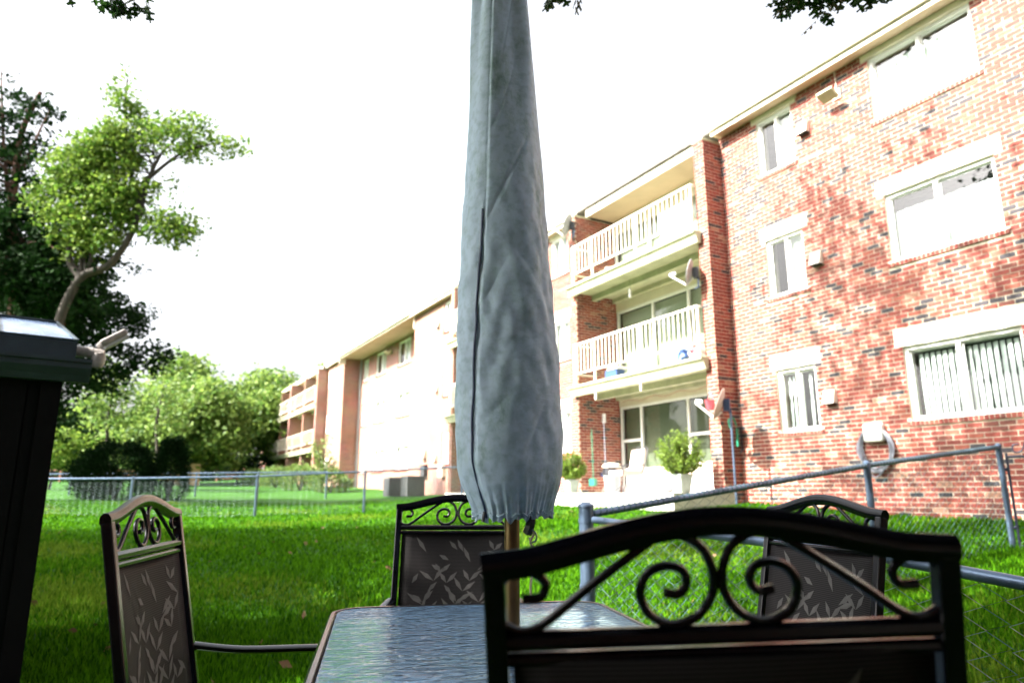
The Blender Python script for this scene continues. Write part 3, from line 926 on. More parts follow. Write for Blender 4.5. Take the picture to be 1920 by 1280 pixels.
tree("maple_tree", "tall dark tree at the left edge with a reddish trunk", (T1[0][0], T1[0][1], gz(T1[0][0], T1[0][1]) - .05), T1, .24,
     [S1(-12.9, 8.0, 1.1, 1.9, 1.5), S1(-12.3, 9.0, .7, .9, 1.0), S1(-12.4, 10.6, .6, .7, .9), S1(-12.2, 6.6, 1.8, 1.5, 1.6), S1(-12.6, 10.4, 1.0, 1.1, .8), S1(-11.0, 6.2, 1.2, 1.2, 1.5), S1(-14.2, 9.4, 1.3, 2.0, 1), S1(-10.4, 5.6, 1.0, .8, 1.4), S1(-10.0, 6.9, .6, .5, .7), S1(-11.2, 8.0, .7, .7, .7)],
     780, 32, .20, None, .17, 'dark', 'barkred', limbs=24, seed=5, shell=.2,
     extra=[([sc((-12.45, 16, 7.85), 16, D1), sc((-12.9, 16, 9.6), 16, D1), sc((-13.34, 16, 11.9), 16, D1)], .09, .02),
            ([sc((-12.48, 16, 8.6), 16, D1), sc((-12.2, 16, 9.6), 16, D1), sc((-11.9, 16, 10.7), 16, D1)], .08, .02)])
D3 = 23.5
def S3(x, z, rx, rz, wgt=1, dy=0): q = sc((x, 14, z), 14, D3); return (q[0], q[1]+dy, q[2], rx*D3/14, rx*D3/14*.7, rz*D3/14, wgt)
T3 = [sc(p, 14, D3) for p in [(-10.6, 14, .6), (-10.6, 14, 3.0), (-10.4, 14, 5.0), (-10.2, 14, 6.4)]]
tree("shaded_maple_tree", "shaded tree, painted dark, with low hanging boughs behind the shed's floodlight", (T3[0][0], T3[0][1], gz(T3[0][0], T3[0][1]) - .05), T3, .22,
     [S3(-9.6, 4.9, 1.1, .9, 1.2), S3(-8.6, 4.5, .9, .6, 1.1), S3(-7.55, 3.85, .55, .32, 2.0), S3(-8.0, 4.6, .6, .35, 1.2), S3(-8.7, 3.55, .95, .55, 1.2), S3(-9.8, 3.2, .8, .9, 1.3), S3(-10.4, 2.4, .8, .9, 1.3), S3(-8.35, 5.6, .55, .30, .7), S3(-10.6, 5.4, .8, 1.2, 1.2), S3(-9.5, 2.5, .5, .4, 1)],
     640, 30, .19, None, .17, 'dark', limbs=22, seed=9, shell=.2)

# thin middle distance trees and the bright far wood edge
def blobtree(name, label, x, y, zt, zb, rx, n, leafm, lsize, seed, group=None, per=30, limbs=10, r0=.16, spread=.4, shell=.3):
    z0 = gz(x, y) - .1; g = random.Random(seed); h = zt - zb
    ells = [(x + g.uniform(-.5, .5)*rx, y + g.uniform(-.4, .4)*rx, zb + h*g.uniform(.25, .8), rx*g.uniform(.4, .65), rx*g.uniform(.4, .6), h*g.uniform(.18, .3)) for _ in range(6)]
    ells.append((x, y, zb + h*.5, rx*.75, rx*.7, h*.4, .7)); ells.append((x + g.uniform(-.2, .2)*rx, y, zt - h*.2, rx*.4, rx*.4, h*.22))
    return tree(name, label, (x, y, z0), [(x, y, z0), (x + .1, y, (z0+zb)/2 + .5), (x - .15, y, zb + h*.35), (x + .1, y, zb + h*.8)], r0, ells, n, per, spread, None, lsize, leafm, limbs=limbs, seed=seed, group=group, shell=shell)
FG = "sunlit trees beyond the far fences"
blobtree("slender_tree", "thin open tree with sky showing through, left of the bright trees", -20.4, 35, 7.6, 3.2, 2.4, 130, 'far', .24, 21, None, 16, 12, .14, .35)
blobtree("slender_tree", "spindly grey green tree just above the round dark shrub", -17.4, 34, 7.0, 3.2, 1.5, 70, 'far', .22, 22, None, 12, 12, .10, .3)
blobtree("small_tree", "small low yellow green tree by the shed's side", -22.4, 34, 4.3, 1.8, 1.6, 110, 'bright', .2, 23, None, 24, 6, .08, .25)
blobtree("leafy_tree", "tallest bright green tree beyond the lawn, rising left of the others", -24.2, 50, 11.2, 2.0, 3.9, 420, 'far', .36, 24, FG, 34, 12, .2, .5)
blobtree("leafy_tree", "broad bright tree just left of the brick building's far end", -18.2, 53, 10.6, 2.2, 4.3, 480, 'far', .36, 25, FG, 34, 12, .2, .5)
blobtree("leafy_tree", "bright tree between the tallest one and the building", -21.2, 47, 9.2, 2.2, 3.4, 380, 'far', .34, 26, FG, 34, 10, .2, .45)
blobtree("leafy_tree", "rounded low tree above the tan board fence", -22.6, 44, 6.6, 2.0, 2.8, 280, 'far', .30, 27, FG, 32, 8, .16, .4)
blobtree("leafy_tree", "pale treetop showing over the building's far roof end", -16.0, 66, 13.0, 4.0, 4.5, 360, 'far', .42, 28, FG, 30, 8, .2, .55)
blobtree("leafy_tree", "distant tree behind the thin open trees", -31.5, 60, 8.2, 3.0, 4.0, 300, 'far', .38, 29, FG, 26, 8, .2, .5)
blobtree("leafy_tree", "distant leftmost tree seen under the dark boughs", -38.5, 62, 9.0, 3.0, 4.0, 300, 'dark', .38, 30, FG, 26, 8, .2, .5)
# dark undergrowth below the bright trees
def mass(name, pts, n, per, lsize, leafm, seed, spread=.3, label=None):
    C, _ = clumps(pts, n, per, spread, seed, .1)
    V, F = leaf_cards(C, lsize, .6, seed=seed)
    o = link(name, np_mesh(name, V, F, LEAF[leafm]), kind="stuff")
    if label: o["label"] = label
    return o
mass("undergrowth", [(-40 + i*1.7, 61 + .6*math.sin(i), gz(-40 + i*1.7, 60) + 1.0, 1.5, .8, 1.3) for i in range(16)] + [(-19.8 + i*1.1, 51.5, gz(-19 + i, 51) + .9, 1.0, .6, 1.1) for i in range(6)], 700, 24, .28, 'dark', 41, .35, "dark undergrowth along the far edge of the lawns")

def shrub(name, label, x, y, r, h, leafm, n, per, lsize, seed, cone=False, cat="shrub", group=None):
    z0 = gz(x, y)
    t = thing(name, label, cat, (x, y, z0 - .03), 0, group)
    g = np.random.default_rng(seed)
    u = g.uniform(0, 1, n*per); a = g.uniform(0, 2*np.pi, n*per)
    prof = (np.sin(np.pi*(u*.86 + .10))**.6) if not cone else (np.clip(1.12 - u, .02, 1)**.62 * (np.clip(u*6, .5, 1)))
    lump = 1 + .20*np.sin(3*a + 5*u + seed) + .09*np.sin(7*a - 9*u)
    rr = r*prof*lump*g.uniform(.55, 1.03, n*per)**.5
    C = np.stack([rr*np.cos(a), rr*np.sin(a), u*h], -1) + g.normal(0, .05 + .05*r, (n*per, 3))
    V, F = leaf_cards(C, lsize, .5, -.2, seed)
    link("foliage", np_mesh("foliage", V, F, LEAF[leafm]), t)
    b = MB()
    for k in range(5): b.tube([(0, 0, 0), (.2*r*math.cos(k*1.3), .2*r*math.sin(k*1.3), h*.35), (.5*r*math.cos(k*1.3), .5*r*math.sin(k*1.3), h*.7)], [.05, .03, .01], 6)
    b.build("stem", M['bark'], t)
    return t
shrub("round_shrub", "large round dark evergreen shrub beyond the chain link fence", -14.1, 25.0, 1.28, 1.95, 'ever', 170, 60, .11, 51)
shrub("cone_shrub", "dark cone shaped evergreen shrub right of the round one", -12.35, 25.3, .80, 2.15, 'ever', 130, 60, .10, 52, cone=True)
shrub("dark_shrub", "low dark shrub touching the round evergreen on its left side", -15.2, 25.6, .75, 1.35, 'ever', 60, 60, .11, 53)
for i, (x, y, r, h, lb) in enumerate([(38.5, 2.6, .8, 1.0, "leafy bush at the foot of the farthest balconies"), (33.5, 2.2, 1.0, 1.1, "leafy bush between the far balconies and the sapling"),
                                     (28.0, 2.0, 1.1, 1.25, "wide leafy bush below the tall sapling"), (23.6, 1.6, .9, 1.0, "leafy bush right of the sapling by the set-back wall")]):
    p = BW(x, y); shrub("leafy_bush", lb, p.x, p.y, r, h, 'weeds', 60, 40, .13, 60+i, group="bushes along the far wall")
# sapling with long pale leaves
p = BW(24.0, 1.9); t = thing("sapling", "spindly sapling with long pale yellow green fronds against the brick wall", "sapling", (p.x, p.y, gz(p.x, p.y)), 0)
g = random.Random(4); st = MB(); C = []
for k in range(6):
    a = k*1.05; h = 1.5 + .25*k; e = Vector((.55*math.cos(a), .55*math.sin(a), h)); st.tube([(0, 0, 0), (e.x*.3, e.y*.3, h*.6), e], [.03, .02, .008], 6)
    for j in range(26):
        s_ = .35 + .65*j/26; b = Vector((e.x*s_, e.y*s_, h*s_)); aa = g.uniform(0, 6.28); ln = g.uniform(.15, .55)
        C += [[b.x + math.cos(aa)*ln*q, b.y + math.sin(aa)*ln*q, b.z + .12*q - .25*q*q] for q in (.3, .6, .9)]
st.build("stem", M['bark'], t)
V, F = leaf_cards(np.array(C), .20, .4, seed=3); link("foliage", np_mesh("foliage", V, F, LEAF['weeds']), t)

# shrubs in pots on the patio -------------------------------------
def potted(label, x, y, s, seed, hgt, rad):
    t = at_b("potted_shrub", label, "potted plant", x, y, pz, "potted shrubs on the patio")
    b = MB(); n = 4
    def ring(r, z): 
        for j in range(4):
            a = math.pi/4 + j*math.pi/2; b.v.append((r*1.41*math.cos(a), r*1.41*math.sin(a), z))
    for r, z in ((.10*s, 0), (.135*s, .27*s), (.15*s, .27*s), (.15*s, .31*s), (.13*s, .31*s), (.125*s, .27*s)): ring(r, z)
    for i in range(5):
        for j in range(4):
            j2 = (j+1) % 4; b.f.append((i*4+j, i*4+j2, (i+1)*4+j2, (i+1)*4+j)); b.m.append(0)
    b.f.append((3, 2, 1, 0)); b.m.append(0); b.f.append((20, 21, 22, 23)); b.m.append(1)
    b.build("pot", [M['pot'], M['bark']], t)
    g = np.random.default_rng(seed); C = []; st = MB(); gr = random.Random(seed)
    for k in range(120):
        a = gr.uniform(0, 6.28); el = gr.uniform(.05, 1.5); L = hgt*gr.uniform(.75, 1.1)
        el = math.asin(gr.uniform(-.75, 1)); rr_ = gr.uniform(.8, 1.08)
        e = Vector((math.cos(a)*math.cos(el)*rad*.8*rr_, math.sin(a)*math.cos(el)*rad*.8*rr_, hgt*.5 + math.sin(el)*hgt*.47*rr_ + (.06*gr.random() if el > .3 else 0))); st.tube([(0, 0, .27*s), (e.x*.5, e.y*.5, .27*s + e.z*.45), (e.x, e.y, .27*s + e.z)], [.009, .006, .003], 4)
        for q in range(44):
            f_ = gr.uniform(.35, 1.02); C.append([e.x*f_ + gr.gauss(0, .022), e.y*f_ + gr.gauss(0, .022), .27*s + e.z*f_ + gr.gauss(0, .02)])
    st.build("stem", M['bark'], t)
    V, F = leaf_cards(np.array(C), .052, .5, -.4, seed); link("foliage", np_mesh("foliage", V, F, LEAF['shrub']), t)
potted("round leafy shrub in a square grey green pot by the tall window", .45, 1.15, 1.1, 71, .86, .60)
potted("smaller leafy shrub in a square pot beside the umbrella cover", 3.75, 1.40, .95, 72, .68, .42)

# bin
t = at_b("rubbish_bin", "translucent grey bin with black bag and white lid on the patio", "bin", 2.95, .85, pz)
MB().lathe([(.15, 0), (.16, .02), (.19, .38)], 20).build("bin_body", M['binp'], t, smooth=True)
MB().lathe([(.192, .37), (.215, .40), (.20, .54), (.17, .55)], 20, fn=lambda a, z: 1 + .05*math.sin(9*a + z*30)).build("bag", M['bag'], t, smooth=True)
MB().lathe([(.20, .545), (.215, .56), (.19, .62), (.08, .65)], 20).build("lid", M['lintel'], t, smooth=True)
# patio armchair
t = at_b("patio_chair", "blush cushioned armchair on the patio beside the bin", "chair", 2.35, .95, pz, None, R(-8))
b = MB(); b.box(-.27, .27, -.25, .25, .36, .47); b.build("seat", M['cushion'], t)
b = MB(); b.mbox(Matrix.Translation((0, -.30, .66)) @ Matrix.Rotation(R(12), 4, 'X'), .50, .09, .52); o = b.build("backrest", M['cushion'], t)
bv = o.modifiers.new("bevel", 'BEVEL'); bv.width = .035; bv.segments = 3
fr = MB(); fr.tube(smooth_path([(-.29, -.24, .36), (-.30, -.33, .70), (-.26, -.40, .93), (0, -.42, .97), (.26, -.40, .93), (.30, -.33, .70), (.29, -.24, .36)]), .014, 6)
fr.build("back_frame", M['ac'], t)
for s_ in (-1, 1): MB().tube(smooth_path([(s_*.29, -.3, .58), (s_*.31, 0, .58), (s_*.31, .22, .56), (s_*.3, .24, .36)]), .013, 6).build("arm", M['ac'], t)
for sx, sy in ((-1, -1), (1, -1), (-1, 1), (1, 1)): MB().tube([(sx*.05, sy*.04, .36), (sx*.06, sy*.05, .16), (sx*.22, sy*.22, .0)], .012, 6).build("leg", M['ac'], t)
# white sofa-like bench with rounded backs
t = at_b("patio_bench", "white patio bench with four rounded back cushions under the window", "bench", 1.40, -.25, pz)
MB().box(-.85, .95, -.3, .25, .0, .36).build("bench_base", M['white'], t)
for i in range(4):
    b = MB().box(-.82 + i*.44, -.40 + i*.44, -.34, -.22, .37, .66); o = b.build("cushion", M['cushion'], t)
    bv = o.modifiers.new("bevel", 'BEVEL'); bv.width = .055; bv.segments = 4
t = at_b("patio_table", "small round white patio table on a thin metal foot", "table", 1.15, .75, pz)
MB().lathe([(.24, .38), (.25, .39), (.25, .41), (.24, .415)], 24).build("tabletop", M['white'], t)
b = MB().tube([(0, 0, .38), (0, 0, .02)], .012, 8)
for k in range(3): b.tube([(0, 0, .06), (.22*math.cos(k*2.1), .22*math.sin(k*2.1), .008)], .009, 6)
b.build("foot", M['ac'], t)
# tools on the recess wall, stone, planter box
t = at_b("hanging_broom", "long handled broom with a blue head leaning in the brick recess", "broom", 4.50, -.15, pz + .0)
MB().tube([(0, 0, .5), (0, .02, 1.9)], .012, 8).build("handle", M['hose'], t); MB().box(-.16, .16, -.03, .04, .40, .50).build("broom_head", M['blue'], t)
MB().box(-.06, .06, 0, .02, 1.72, 1.95).build("hang_tag", M['white'], t)
t = at_b("hanging_dustpan", "green handled dustpan hanging in the brick recess", "dustpan", 4.52, .22, pz)
MB().tube([(0, 0, .35), (0, .02, 1.55)], .010, 8).build("handle", M['green'], t); b = MB().box(-.10, .10, -.03, .06, .18, .34); b.build("pan", M['green'], t)
t = at_b("white_rock", "small lumpy white rock on the patio by the brick pier", "rock", 3.55, .55, pz)
b = MB()
for (x, z, r) in ((-.07, .07, .09), (.07, .06, .08), (0, .10, .08)):
    b.lathe([(r*.4, z-r*.8), (r*.9, z-r*.4), (r, z), (r*.8, z+r*.5), (r*.3, z+r*.85)], 9, (x, 0, 0), fn=lambda a, zz: 1 + .12*math.sin(3*a + zz*20))
b.build("rock", M['stone'], t, smooth=True)
# red hanging bucket, garden tools at pier
t = at_b("red_hanging_basket", "small red pail hanging beside the satellite dish", "pail", .02, .72, 2.72)
MB().lathe([(.07, -.10), (.095, .08), (.088, .08), (.065, -.09)], 14).build("pail_body", M['red'], t, smooth=True)
MB().tube(smooth_path([(-.09, 0, .08), (0, 0, .22), (.09, 0, .08)]), .006, 6).build("handle", M['steel'], t)
MB().tube([(0, 0, .2), (0, -.22, .25)], .008, 6).build("hook", M['ac'], t)
t = at_b("garden_tools", "green and black garden tools hanging on the shaded side of the near pier", "tools", -.05, .22, 2.28)
MB().box(-.045, -.01, -.09, -.045, -.34, .0).build("trowel_case", M['green'], t)
MB().tube(smooth_path([(-.06, .15, .0), (-.06, .18, .14), (-.06, .05, .18), (-.06, -.02, .05)]), .02, 6).build("hose_nozzle", M['green'], t)
MB().tube([(-.04, -.15, .02), (-.04, -.16, -.42), (-.04, -.10, -.45)], .022, 8).build("strap", M['bag'], t)
# wind chime and balcony odds
t = at_b("wind_chime", "white wind chime hanging under the top balcony", "wind chime", 2.95, .15, 6.0)
MB().tube([(0, 0, .1), (0, 0, -.12)], .004, 5).build("string", M['ac'], t)
MB().tube([(0, 0, -.12), (0, 0, -.16), (0, 0, -.34), (0, 0, -.36)], [.02, .034, .03, .01], 10).build("chime_body", M['white'], t)
def bundle(label, x, y, z, cols, seed, sx=.35):
    t = at_b("laundry_bundle", label, "laundry", x, y, z); g = random.Random(seed)
    for i, c_ in enumerate(cols):
        b = MB(); b.lathe([(.04, 0), (.11, .03), (.12, .10), (.07, .17), (.02, .19)], 10, (g.uniform(-sx, sx), g.uniform(-.05, .05), g.uniform(0, .12)), fn=lambda a, zz: 1 + .3*math.sin(3*a + zz*40 + i))
        b.build("cloth", M[c_], t, smooth=True)
bundle("red, white and blue bundle against the middle balcony railing", .75, .50, SL[0], ('red', 'white', 'blue', 'white', 'red', 'blue'), 1)
t = at_b("storage_box", "blue box with a white towel on the middle balcony floor", "box", 3.25, .45, SL[0])
MB().box(-.22, .22, -.12, .12, 0, .22).build("box_body", M['blue'], t); MB().box(-.28, .1, -.14, .14, .222, .28).build("towel", M['white'], t)
t = at_b("flower_pot", "plain terracotta pot beside the top balcony railing", "pot", 3.4, .40, SL[1])
MB().lathe([(.07, 0), (.10, .16), (.11, .16), (.11, .19), (.09, .19)], 14).build("pot_body", M['cushion'], t, smooth=True)
# outdoor wall hanging by pier 2 at ground level (green plant basket)
# air conditioners and meters near the set-back wall
for i, (x, lb) in enumerate(((16.2, "dark air conditioner box nearest the set-back wall"), (14.3, "dark air conditioner box with pale cap nearer the umbrella"))):
    p = BW(x, 1.1); t = thing("air_conditioner", lb, "air conditioner", (p.x, p.y, gz(p.x, p.y)), BRZ, "air conditioners by the wall")
    MB().box(-.33, .33, -.33, .33, .02, .68).build("casing", M['ac'], t)
    b = MB()
    for k in range(14): b.box(-.335, .335, -.336, .336, .06 + k*.042, .075 + k*.042)
    b.build("louvres", M['acl'] if i else M['ac'], t)
    MB().box(-.34, .34, -.34, .34, .681, .73).build("cap", M['acl'], t)
MB().box(15.6, 16.0, .002, .16, 1.7, 2.15).build("meter_box", M['ac'], bld)
MB().box(13.9, 14.25, .002, .16, 1.65, 2.1).build("meter_box", M['lintel'], bld)

# ================================================================ FENCES
def chain_fence(name, label, pts, h=1.0, posts=(), pr=.030, rr=.021, wire='wire', post_m='steel', pitch=.071, wr=.0026, wrap=False, follow=True, cat="fence", bottoms=None, skip_first=False, dome=0):
    """pts: [(x, y, z_of_top_rail)]"""
    t = thing(name, label, cat, (pts[0][0], pts[0][1], gz(pts[0][0], pts[0][1])))
    O = Vector(t.location); P = [Vector(p) for p in pts]
    seg = [(P[i+1] - P[i]).length for i in range(len(P)-1)]; tot = sum(seg)
    def along(s):
        for i, L in enumerate(seg):
            if s <= L or i == len(seg)-1: return P[i].lerp(P[i+1], s/L)
            s -= L
    MB().tube([p - O for p in P], rr, 10).build("top_rail", M[post_m], t, smooth=True)
    for i, s in enumerate(posts):
        p = along(s*tot); g0 = gz(p.x, p.y) - .1; r_ = pr*(1.5 if i == dome - 1 else 1); zt = p.z + (.05 if i == dome - 1 else .012)
        b = MB(); b.tube([Vector((p.x, p.y, g0)) - O, Vector((p.x, p.y, zt)) - O], r_, 12)
        b.tube([Vector((p.x, p.y, zt)) - O, Vector((p.x, p.y, zt + .012)) - O, Vector((p.x, p.y, zt + .03)) - O], [r_*1.15, r_*1.12, r_*.5], 12)
        for q in (.06, .5, .9): b.tube([Vector((p.x, p.y, g0 + .1 + (zt-g0-.1)*q)) - O, Vector((p.x, p.y, g0 + .125 + (zt-g0-.1)*q)) - O], r_*1.1, 12)
        b.build("post", M[post_m], t, smooth=True)
    # woven wires
    n = int(tot/pitch); b = MB(); d_all = (P[-1]-P[0]).normalized(); nrm = Vector((-d_all.y, d_all.x, 0))
    for i in range(n):
        s = (i + .5)*tot/n; c = along(s); dd = (along(min(s+.05, tot)) - along(max(s-.05, 0))); dd.normalize()
        z0 = max(gz(c.x, c.y) + .03, c.z - h) if follow else c.z - h
        hh = c.z - z0 + .012; k = max(2, int(hh/(pitch/2))); pp = []
        for j in range(k + 1):
            sg = (1 if (j + i) % 2 else -1)
            pp.append(c - O + dd*(sg*pitch*.5) + nrm*(.004*sg) + Vector((0, 0, .012 - hh*j/k)))
        b.tube(pp, wr, 3)
    b.build("chain_link_mesh", M[wire], t, kind="stuff")
    if wrap:
        b = MB(); k = int(tot/.05)
        for i in range(k):
            c = along(i*.05); d = (along(min(i*.05+.06, tot)) - c).normalized(); u = Vector((0, 0, 1)); sd = d.cross(u)
            b.tube([c - O + sd*(rr+.004)*math.cos(a) + u*(rr+.004)*math.sin(a) + d*(.03*a/6.3) for a in (-.6, .5, 1.57, 2.6, 3.7)], .0035, 4)
        b.build("tie_wires", M[wire], t, kind="stuff")
    return t
chain_fence("chain_link_fence", "chain link fence climbing from the corner post to the gate", [(.46, 4.4, .93), (3.10, 6.10, 1.30), (5.25, 7.5, 1.55)], 1.0, (0, .55, 1.0), .030, .023, wrap=True, dome=1)
chain_fence("chain_link_fence", "low chain link fence with pale rail running right behind the chairs", [(.50, 4.33, .905), (1.35, 2.6, .835), (1.62, 2.05, .78)], 1.0, (1.0,), .024, .021)
chain_fence("chain_link_fence", "pale chain link fence crossing the lawn below the bushes", [(-12.6, 16.6, 1.39), (-9.31, 17.0, 1.42), (-6.35, 17.2, 1.47), (-3.87, 17.8, 1.60), (-1.45, 19.0, 1.77), (.9, 19.8, 1.90)], 1.05, (0, .245, .455, .64, .83, 1), .032, .024, 'wirelight', 'steel', .071, .0026)
chain_fence("chain_link_fence", "farther chain link fence in front of the dark shrubs' lawn", [(-21.0, 27.0, 1.75), (-17.46, 28, 1.83), (-12.6, 28.2, 1.86), (-7.5, 28.4, 1.92)], 1.1, (0, .26, .45, .62, .8, 1), .035, .026, 'wire', 'steel', .12, .004)
# gate at the right edge
t = thing("garden_gate", "black metal gate with scrolled top beside the last fence post", "gate", (5.25, 7.5, gz(5.25, 7.5)), math.atan2(-.62, .78))
b = MB(); b.tube([(.06, 0, -.02), (.06, 0, .98)], .014, 8); b.tube([(1.0, 0, -.02), (1.0, 0, .98)], .014, 8); b.tube([(.06, 0, .94), (1.0, 0, .94)], .014, 8); b.tube([(.06, 0, .02), (1.0, 0, .02)], .014, 8)
b.build("gate_frame", M['blacksteel'], t, smooth=True)
b = MB()
for s_ in (-1, 1):
    for cx in (.30, .76):
        b.tube(smooth_path([(cx + s_*.0, 0, 1.20), (cx + s_*.05, 0, 1.12), (cx + s_*.10, 0, 1.00), (cx + s_*.17, 0, .99), (cx + s_*.17, 0, 1.06), (cx + s_*.12, 0, 1.07)]), .009, 6)
for cx in (.30, .76): b.lathe([(.004, 1.18), (.022, 1.21), (.016, 1.25), (.002, 1.28)], 10, (cx, 0, 0))
b.build("scroll_top", M['blacksteel'], t, smooth=True)
b = MB()
for i in range(14):
    x = .09 + i*.066; b.tube([(x + (.033 if (i+j) % 2 else -.033), .004*(1 if (i+j) % 2 else -1), .93 - j*.034) for j in range(27)], .0022, 3)
b.build("chain_link_mesh", M['wire'], t, kind="stuff")
b = MB(); [b.tube([(.03, 0, z), (.06, 0, z + .02)], .018, 8) for z in (.2, .8)]; b.build("hinge", M['blacksteel'], t)
# tan board fence and brown rail fences far away
t = thing("board_fence", "short run of tan wooden fence boards under the bright trees", "fence", (-21.2, 45, gz(-21.2, 45)), R(6))
me = MB().box(-.062, .062, -.012, .012, 0, 1.35).mesh("board", M['woodf'])
for i in range(12): link("board", me, t, loc=(-.45 + i*.135, 0, 0))
MB().box(-.55, 1.15, .013, .05, .3, .4).box(-.55, 1.15, .013, .05, 1.05, 1.15).build("fence_rail", M['woodf'], t)
def railfence(label, a, b_, n):
    A, B = Vector((*a, gz(*a))), Vector((*b_, gz(*b_))); t = thing("rail_fence", label, "fence", A)
    for k in (.30, .62, .94): MB().tube([Vector((0, 0, k)), B - A + Vector((0, 0, k))], .06, 4).build("fence_rail", M['redf'], t)
    me = MB().box(-.07, .07, -.07, .07, -.2, 1.1).mesh("post", M['redf'])
    for i in range(n + 1): link("post", me, t, loc=(B - A)*i/n)
railfence("brown rail fence beyond the left lawn", (-44, 58), (-27, 59), 8)
railfence("brown rail fence beyond the bright trees by the building", (-24, 57), (-14, 59), 5)

# ================================================================ SHED (dark, at the left edge)
shd = thing("garden_shed", "dark shed with slate gutter and glazed roof at the left edge", "shed", (-2.62, 4.02, 0), math.atan2(-DY.y, -DY.x) + math.pi + R(6))
# local +x runs left and towards the camera (the building's outward direction); local -y... faces the viewer
LX = 3.2
b = MB(); b.box(.10, LX, -2.6 if False else -.0, .06, 0, 1.72)
sx = 1
# wall body: local axes after rotation: +x = outward normal of the building, +y = towards the near side
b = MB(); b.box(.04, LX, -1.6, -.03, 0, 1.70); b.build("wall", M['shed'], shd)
me = MB().box(-.072, .072, 0, .014, 0, 1.70).mesh("board", M['shed'])
for i in range(20): link("board", me, shd, loc=(.115 + i*.152, -.030, 0))
MB().box(.03, .13, -.015, .004, 0, 1.70).build("corner_trim", M['shed'], shd)
g_ = MB(); n0 = len(g_.v)
prof = [(.0, 1.70), (.055, 1.70), (.075, 1.735), (.105, 1.775), (.105, 1.805), (.118, 1.81), (.118, 1.83), (.09, 1.83), (.09, 1.80), (.0, 1.74)]
for xx in (-.10, LX):
    for yy, zz in prof: g_.v.append((xx, yy, zz))
k = len(prof)
for i in range(k):
    j = (i+1) % k; g_.f.append((i, j, k+j, k+i)); g_.m.append(0)
g_.f.append(tuple(range(k))[::-1]); g_.m.append(0); g_.f.append(tuple(range(k, 2*k))); g_.m.append(0)
g_.build("gutter", M['shedtrim'], shd)
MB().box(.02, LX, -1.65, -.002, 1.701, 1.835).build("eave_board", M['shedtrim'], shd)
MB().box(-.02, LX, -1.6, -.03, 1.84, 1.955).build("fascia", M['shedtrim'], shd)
glz = mat("polycarbonate_painted_reflection", (.035, .06, .12), 0.22, col2=(.17, .24, .36), scale=5, bump=.25, bscale=12, spec=.8)  # blue mottle paints the reflected sky and trees into the pane colour
gm = MB()
rise = [(-.02, -.03, 1.957), (LX, -.03, 1.957), (LX, -.45, 2.14), (.09, -.45, 2.14)]
gm.v += rise + [(a, c - .0, d - .006) for a, c, d in rise]; gm.f += [(0, 1, 2, 3), (7, 6, 5, 4), (0, 4, 5, 1), (1, 5, 6, 2), (2, 6, 7, 3), (3, 7, 4, 0)]; gm.m += [0]*6
gm.build("skylight_pane", glz, shd)
gm = MB(); gm.v += [(-.02, -.031, 1.957), (.09, -.452, 2.14), (.09, -1.3, 2.14), (-.02, -1.6, 1.957)]; gm.f += [(0, 1, 2, 3)]; gm.m += [0]
gm.build("skylight_pane", glz, shd)
gm = MB(); gm.box(.09, LX, -1.3, -.45, 2.142, 2.15); gm.build("skylight_pane", glz, shd)
MB().tube([(.36, -.028, 1.965), (.40, -.45, 2.148)], .007, 5).tube([(-.02, -.03, 1.962), (.09, -.45, 2.146)], .009, 5).tube([(-.02, -.03, 1.962), (LX, -.03, 1.962)], .008, 5).tube([(.09, -.45, 2.148), (LX, -.45, 2.148)], .008, 5).build("glazing_bar", M['shedtrim'], shd)
MB().box(.1, LX - .1, -1.3, -.5, 1.957, 1.965).build("roof_deck", M['shedtrim'], shd)
# floodlight with motion sensor on the shed's corner
fl = MB(); fl.tube([(-.018, -.10, 1.91), (-.11, -.08, 1.905)], .033, 10); fl.tube([(-.10, -.08, 1.905), (-.165, -.07, 1.895)], [.03, .036], 10)
flo = fl.build("floodlight", M['lampw'], shd, smooth=True)
fh = MB(); mm = Matrix.Translation((-.20, -.06, 2.00)) @ Matrix.Rotation(R(38), 4, 'Y') @ Matrix.Rotation(R(8), 4, 'Z')
fh.mbox(mm, .17, .12, .042); o = fh.build("lamp_head", M['lampw'], flo); bv = o.modifiers.new("bevel", 'BEVEL'); bv.width = .016; bv.segments = 3
fh = MB(); fh.mbox(mm @ Matrix.Translation((0, 0, -.03)), .15, .10, .016); fh.build("lens", M['dish'], flo)
MB().lathe([(.0, -.065), (.026, -.055), (.036, -.03), (.04, 0), (.036, .03), (.02, .04)], 14, (-.14, -.07, 1.87)).build("sensor", M['lampw'], flo, smooth=True)

# ================================================================ UNSEEN HOUSE added behind the viewer to block skylight and darken the patio
hs = thing("unseen_shade_house", "unseen brick row house added behind the patio to darken it", "house", (0, -2.3, 0))
MB().box(-4.5, 14, -8, 0, -.2, 6.6).build("wall", M['bx'], hs)
b = MB(); b.v += [(-4.9, .5, 6.5), (14.4, .5, 6.5), (14.4, -4, 8.4), (-4.9, -4, 8.4), (-4.9, -8.5, 6.5), (14.4, -8.5, 6.5), (-4.9, .5, 6.4), (14.4, .5, 6.4), (-4.9, -8.5, 6.4), (14.4, -8.5, 6.4)]
b.f += [(0, 1, 2, 3), (3, 2, 5, 4), (6, 8, 9, 7), (0, 3, 4, 8, 6), (1, 7, 9, 5, 2), (0, 6, 7, 1), (4, 5, 9, 8)]; b.m += [0]*7; b.build("roof", M['roof'], hs)
for x, z in ((-3, 3.8), (0, 3.8), (3.2, 3.8), (7, 3.8), (-3, 1.0), (4.5, 1.0)):
    w_ = MB().box(x-.5, x+.5, .002, .05, z, z+1.3).build("window", M['white'], hs); MB().box(x-.42, x+.42, .052, .056, z+.08, z+1.22).build("pane", glz, w_)
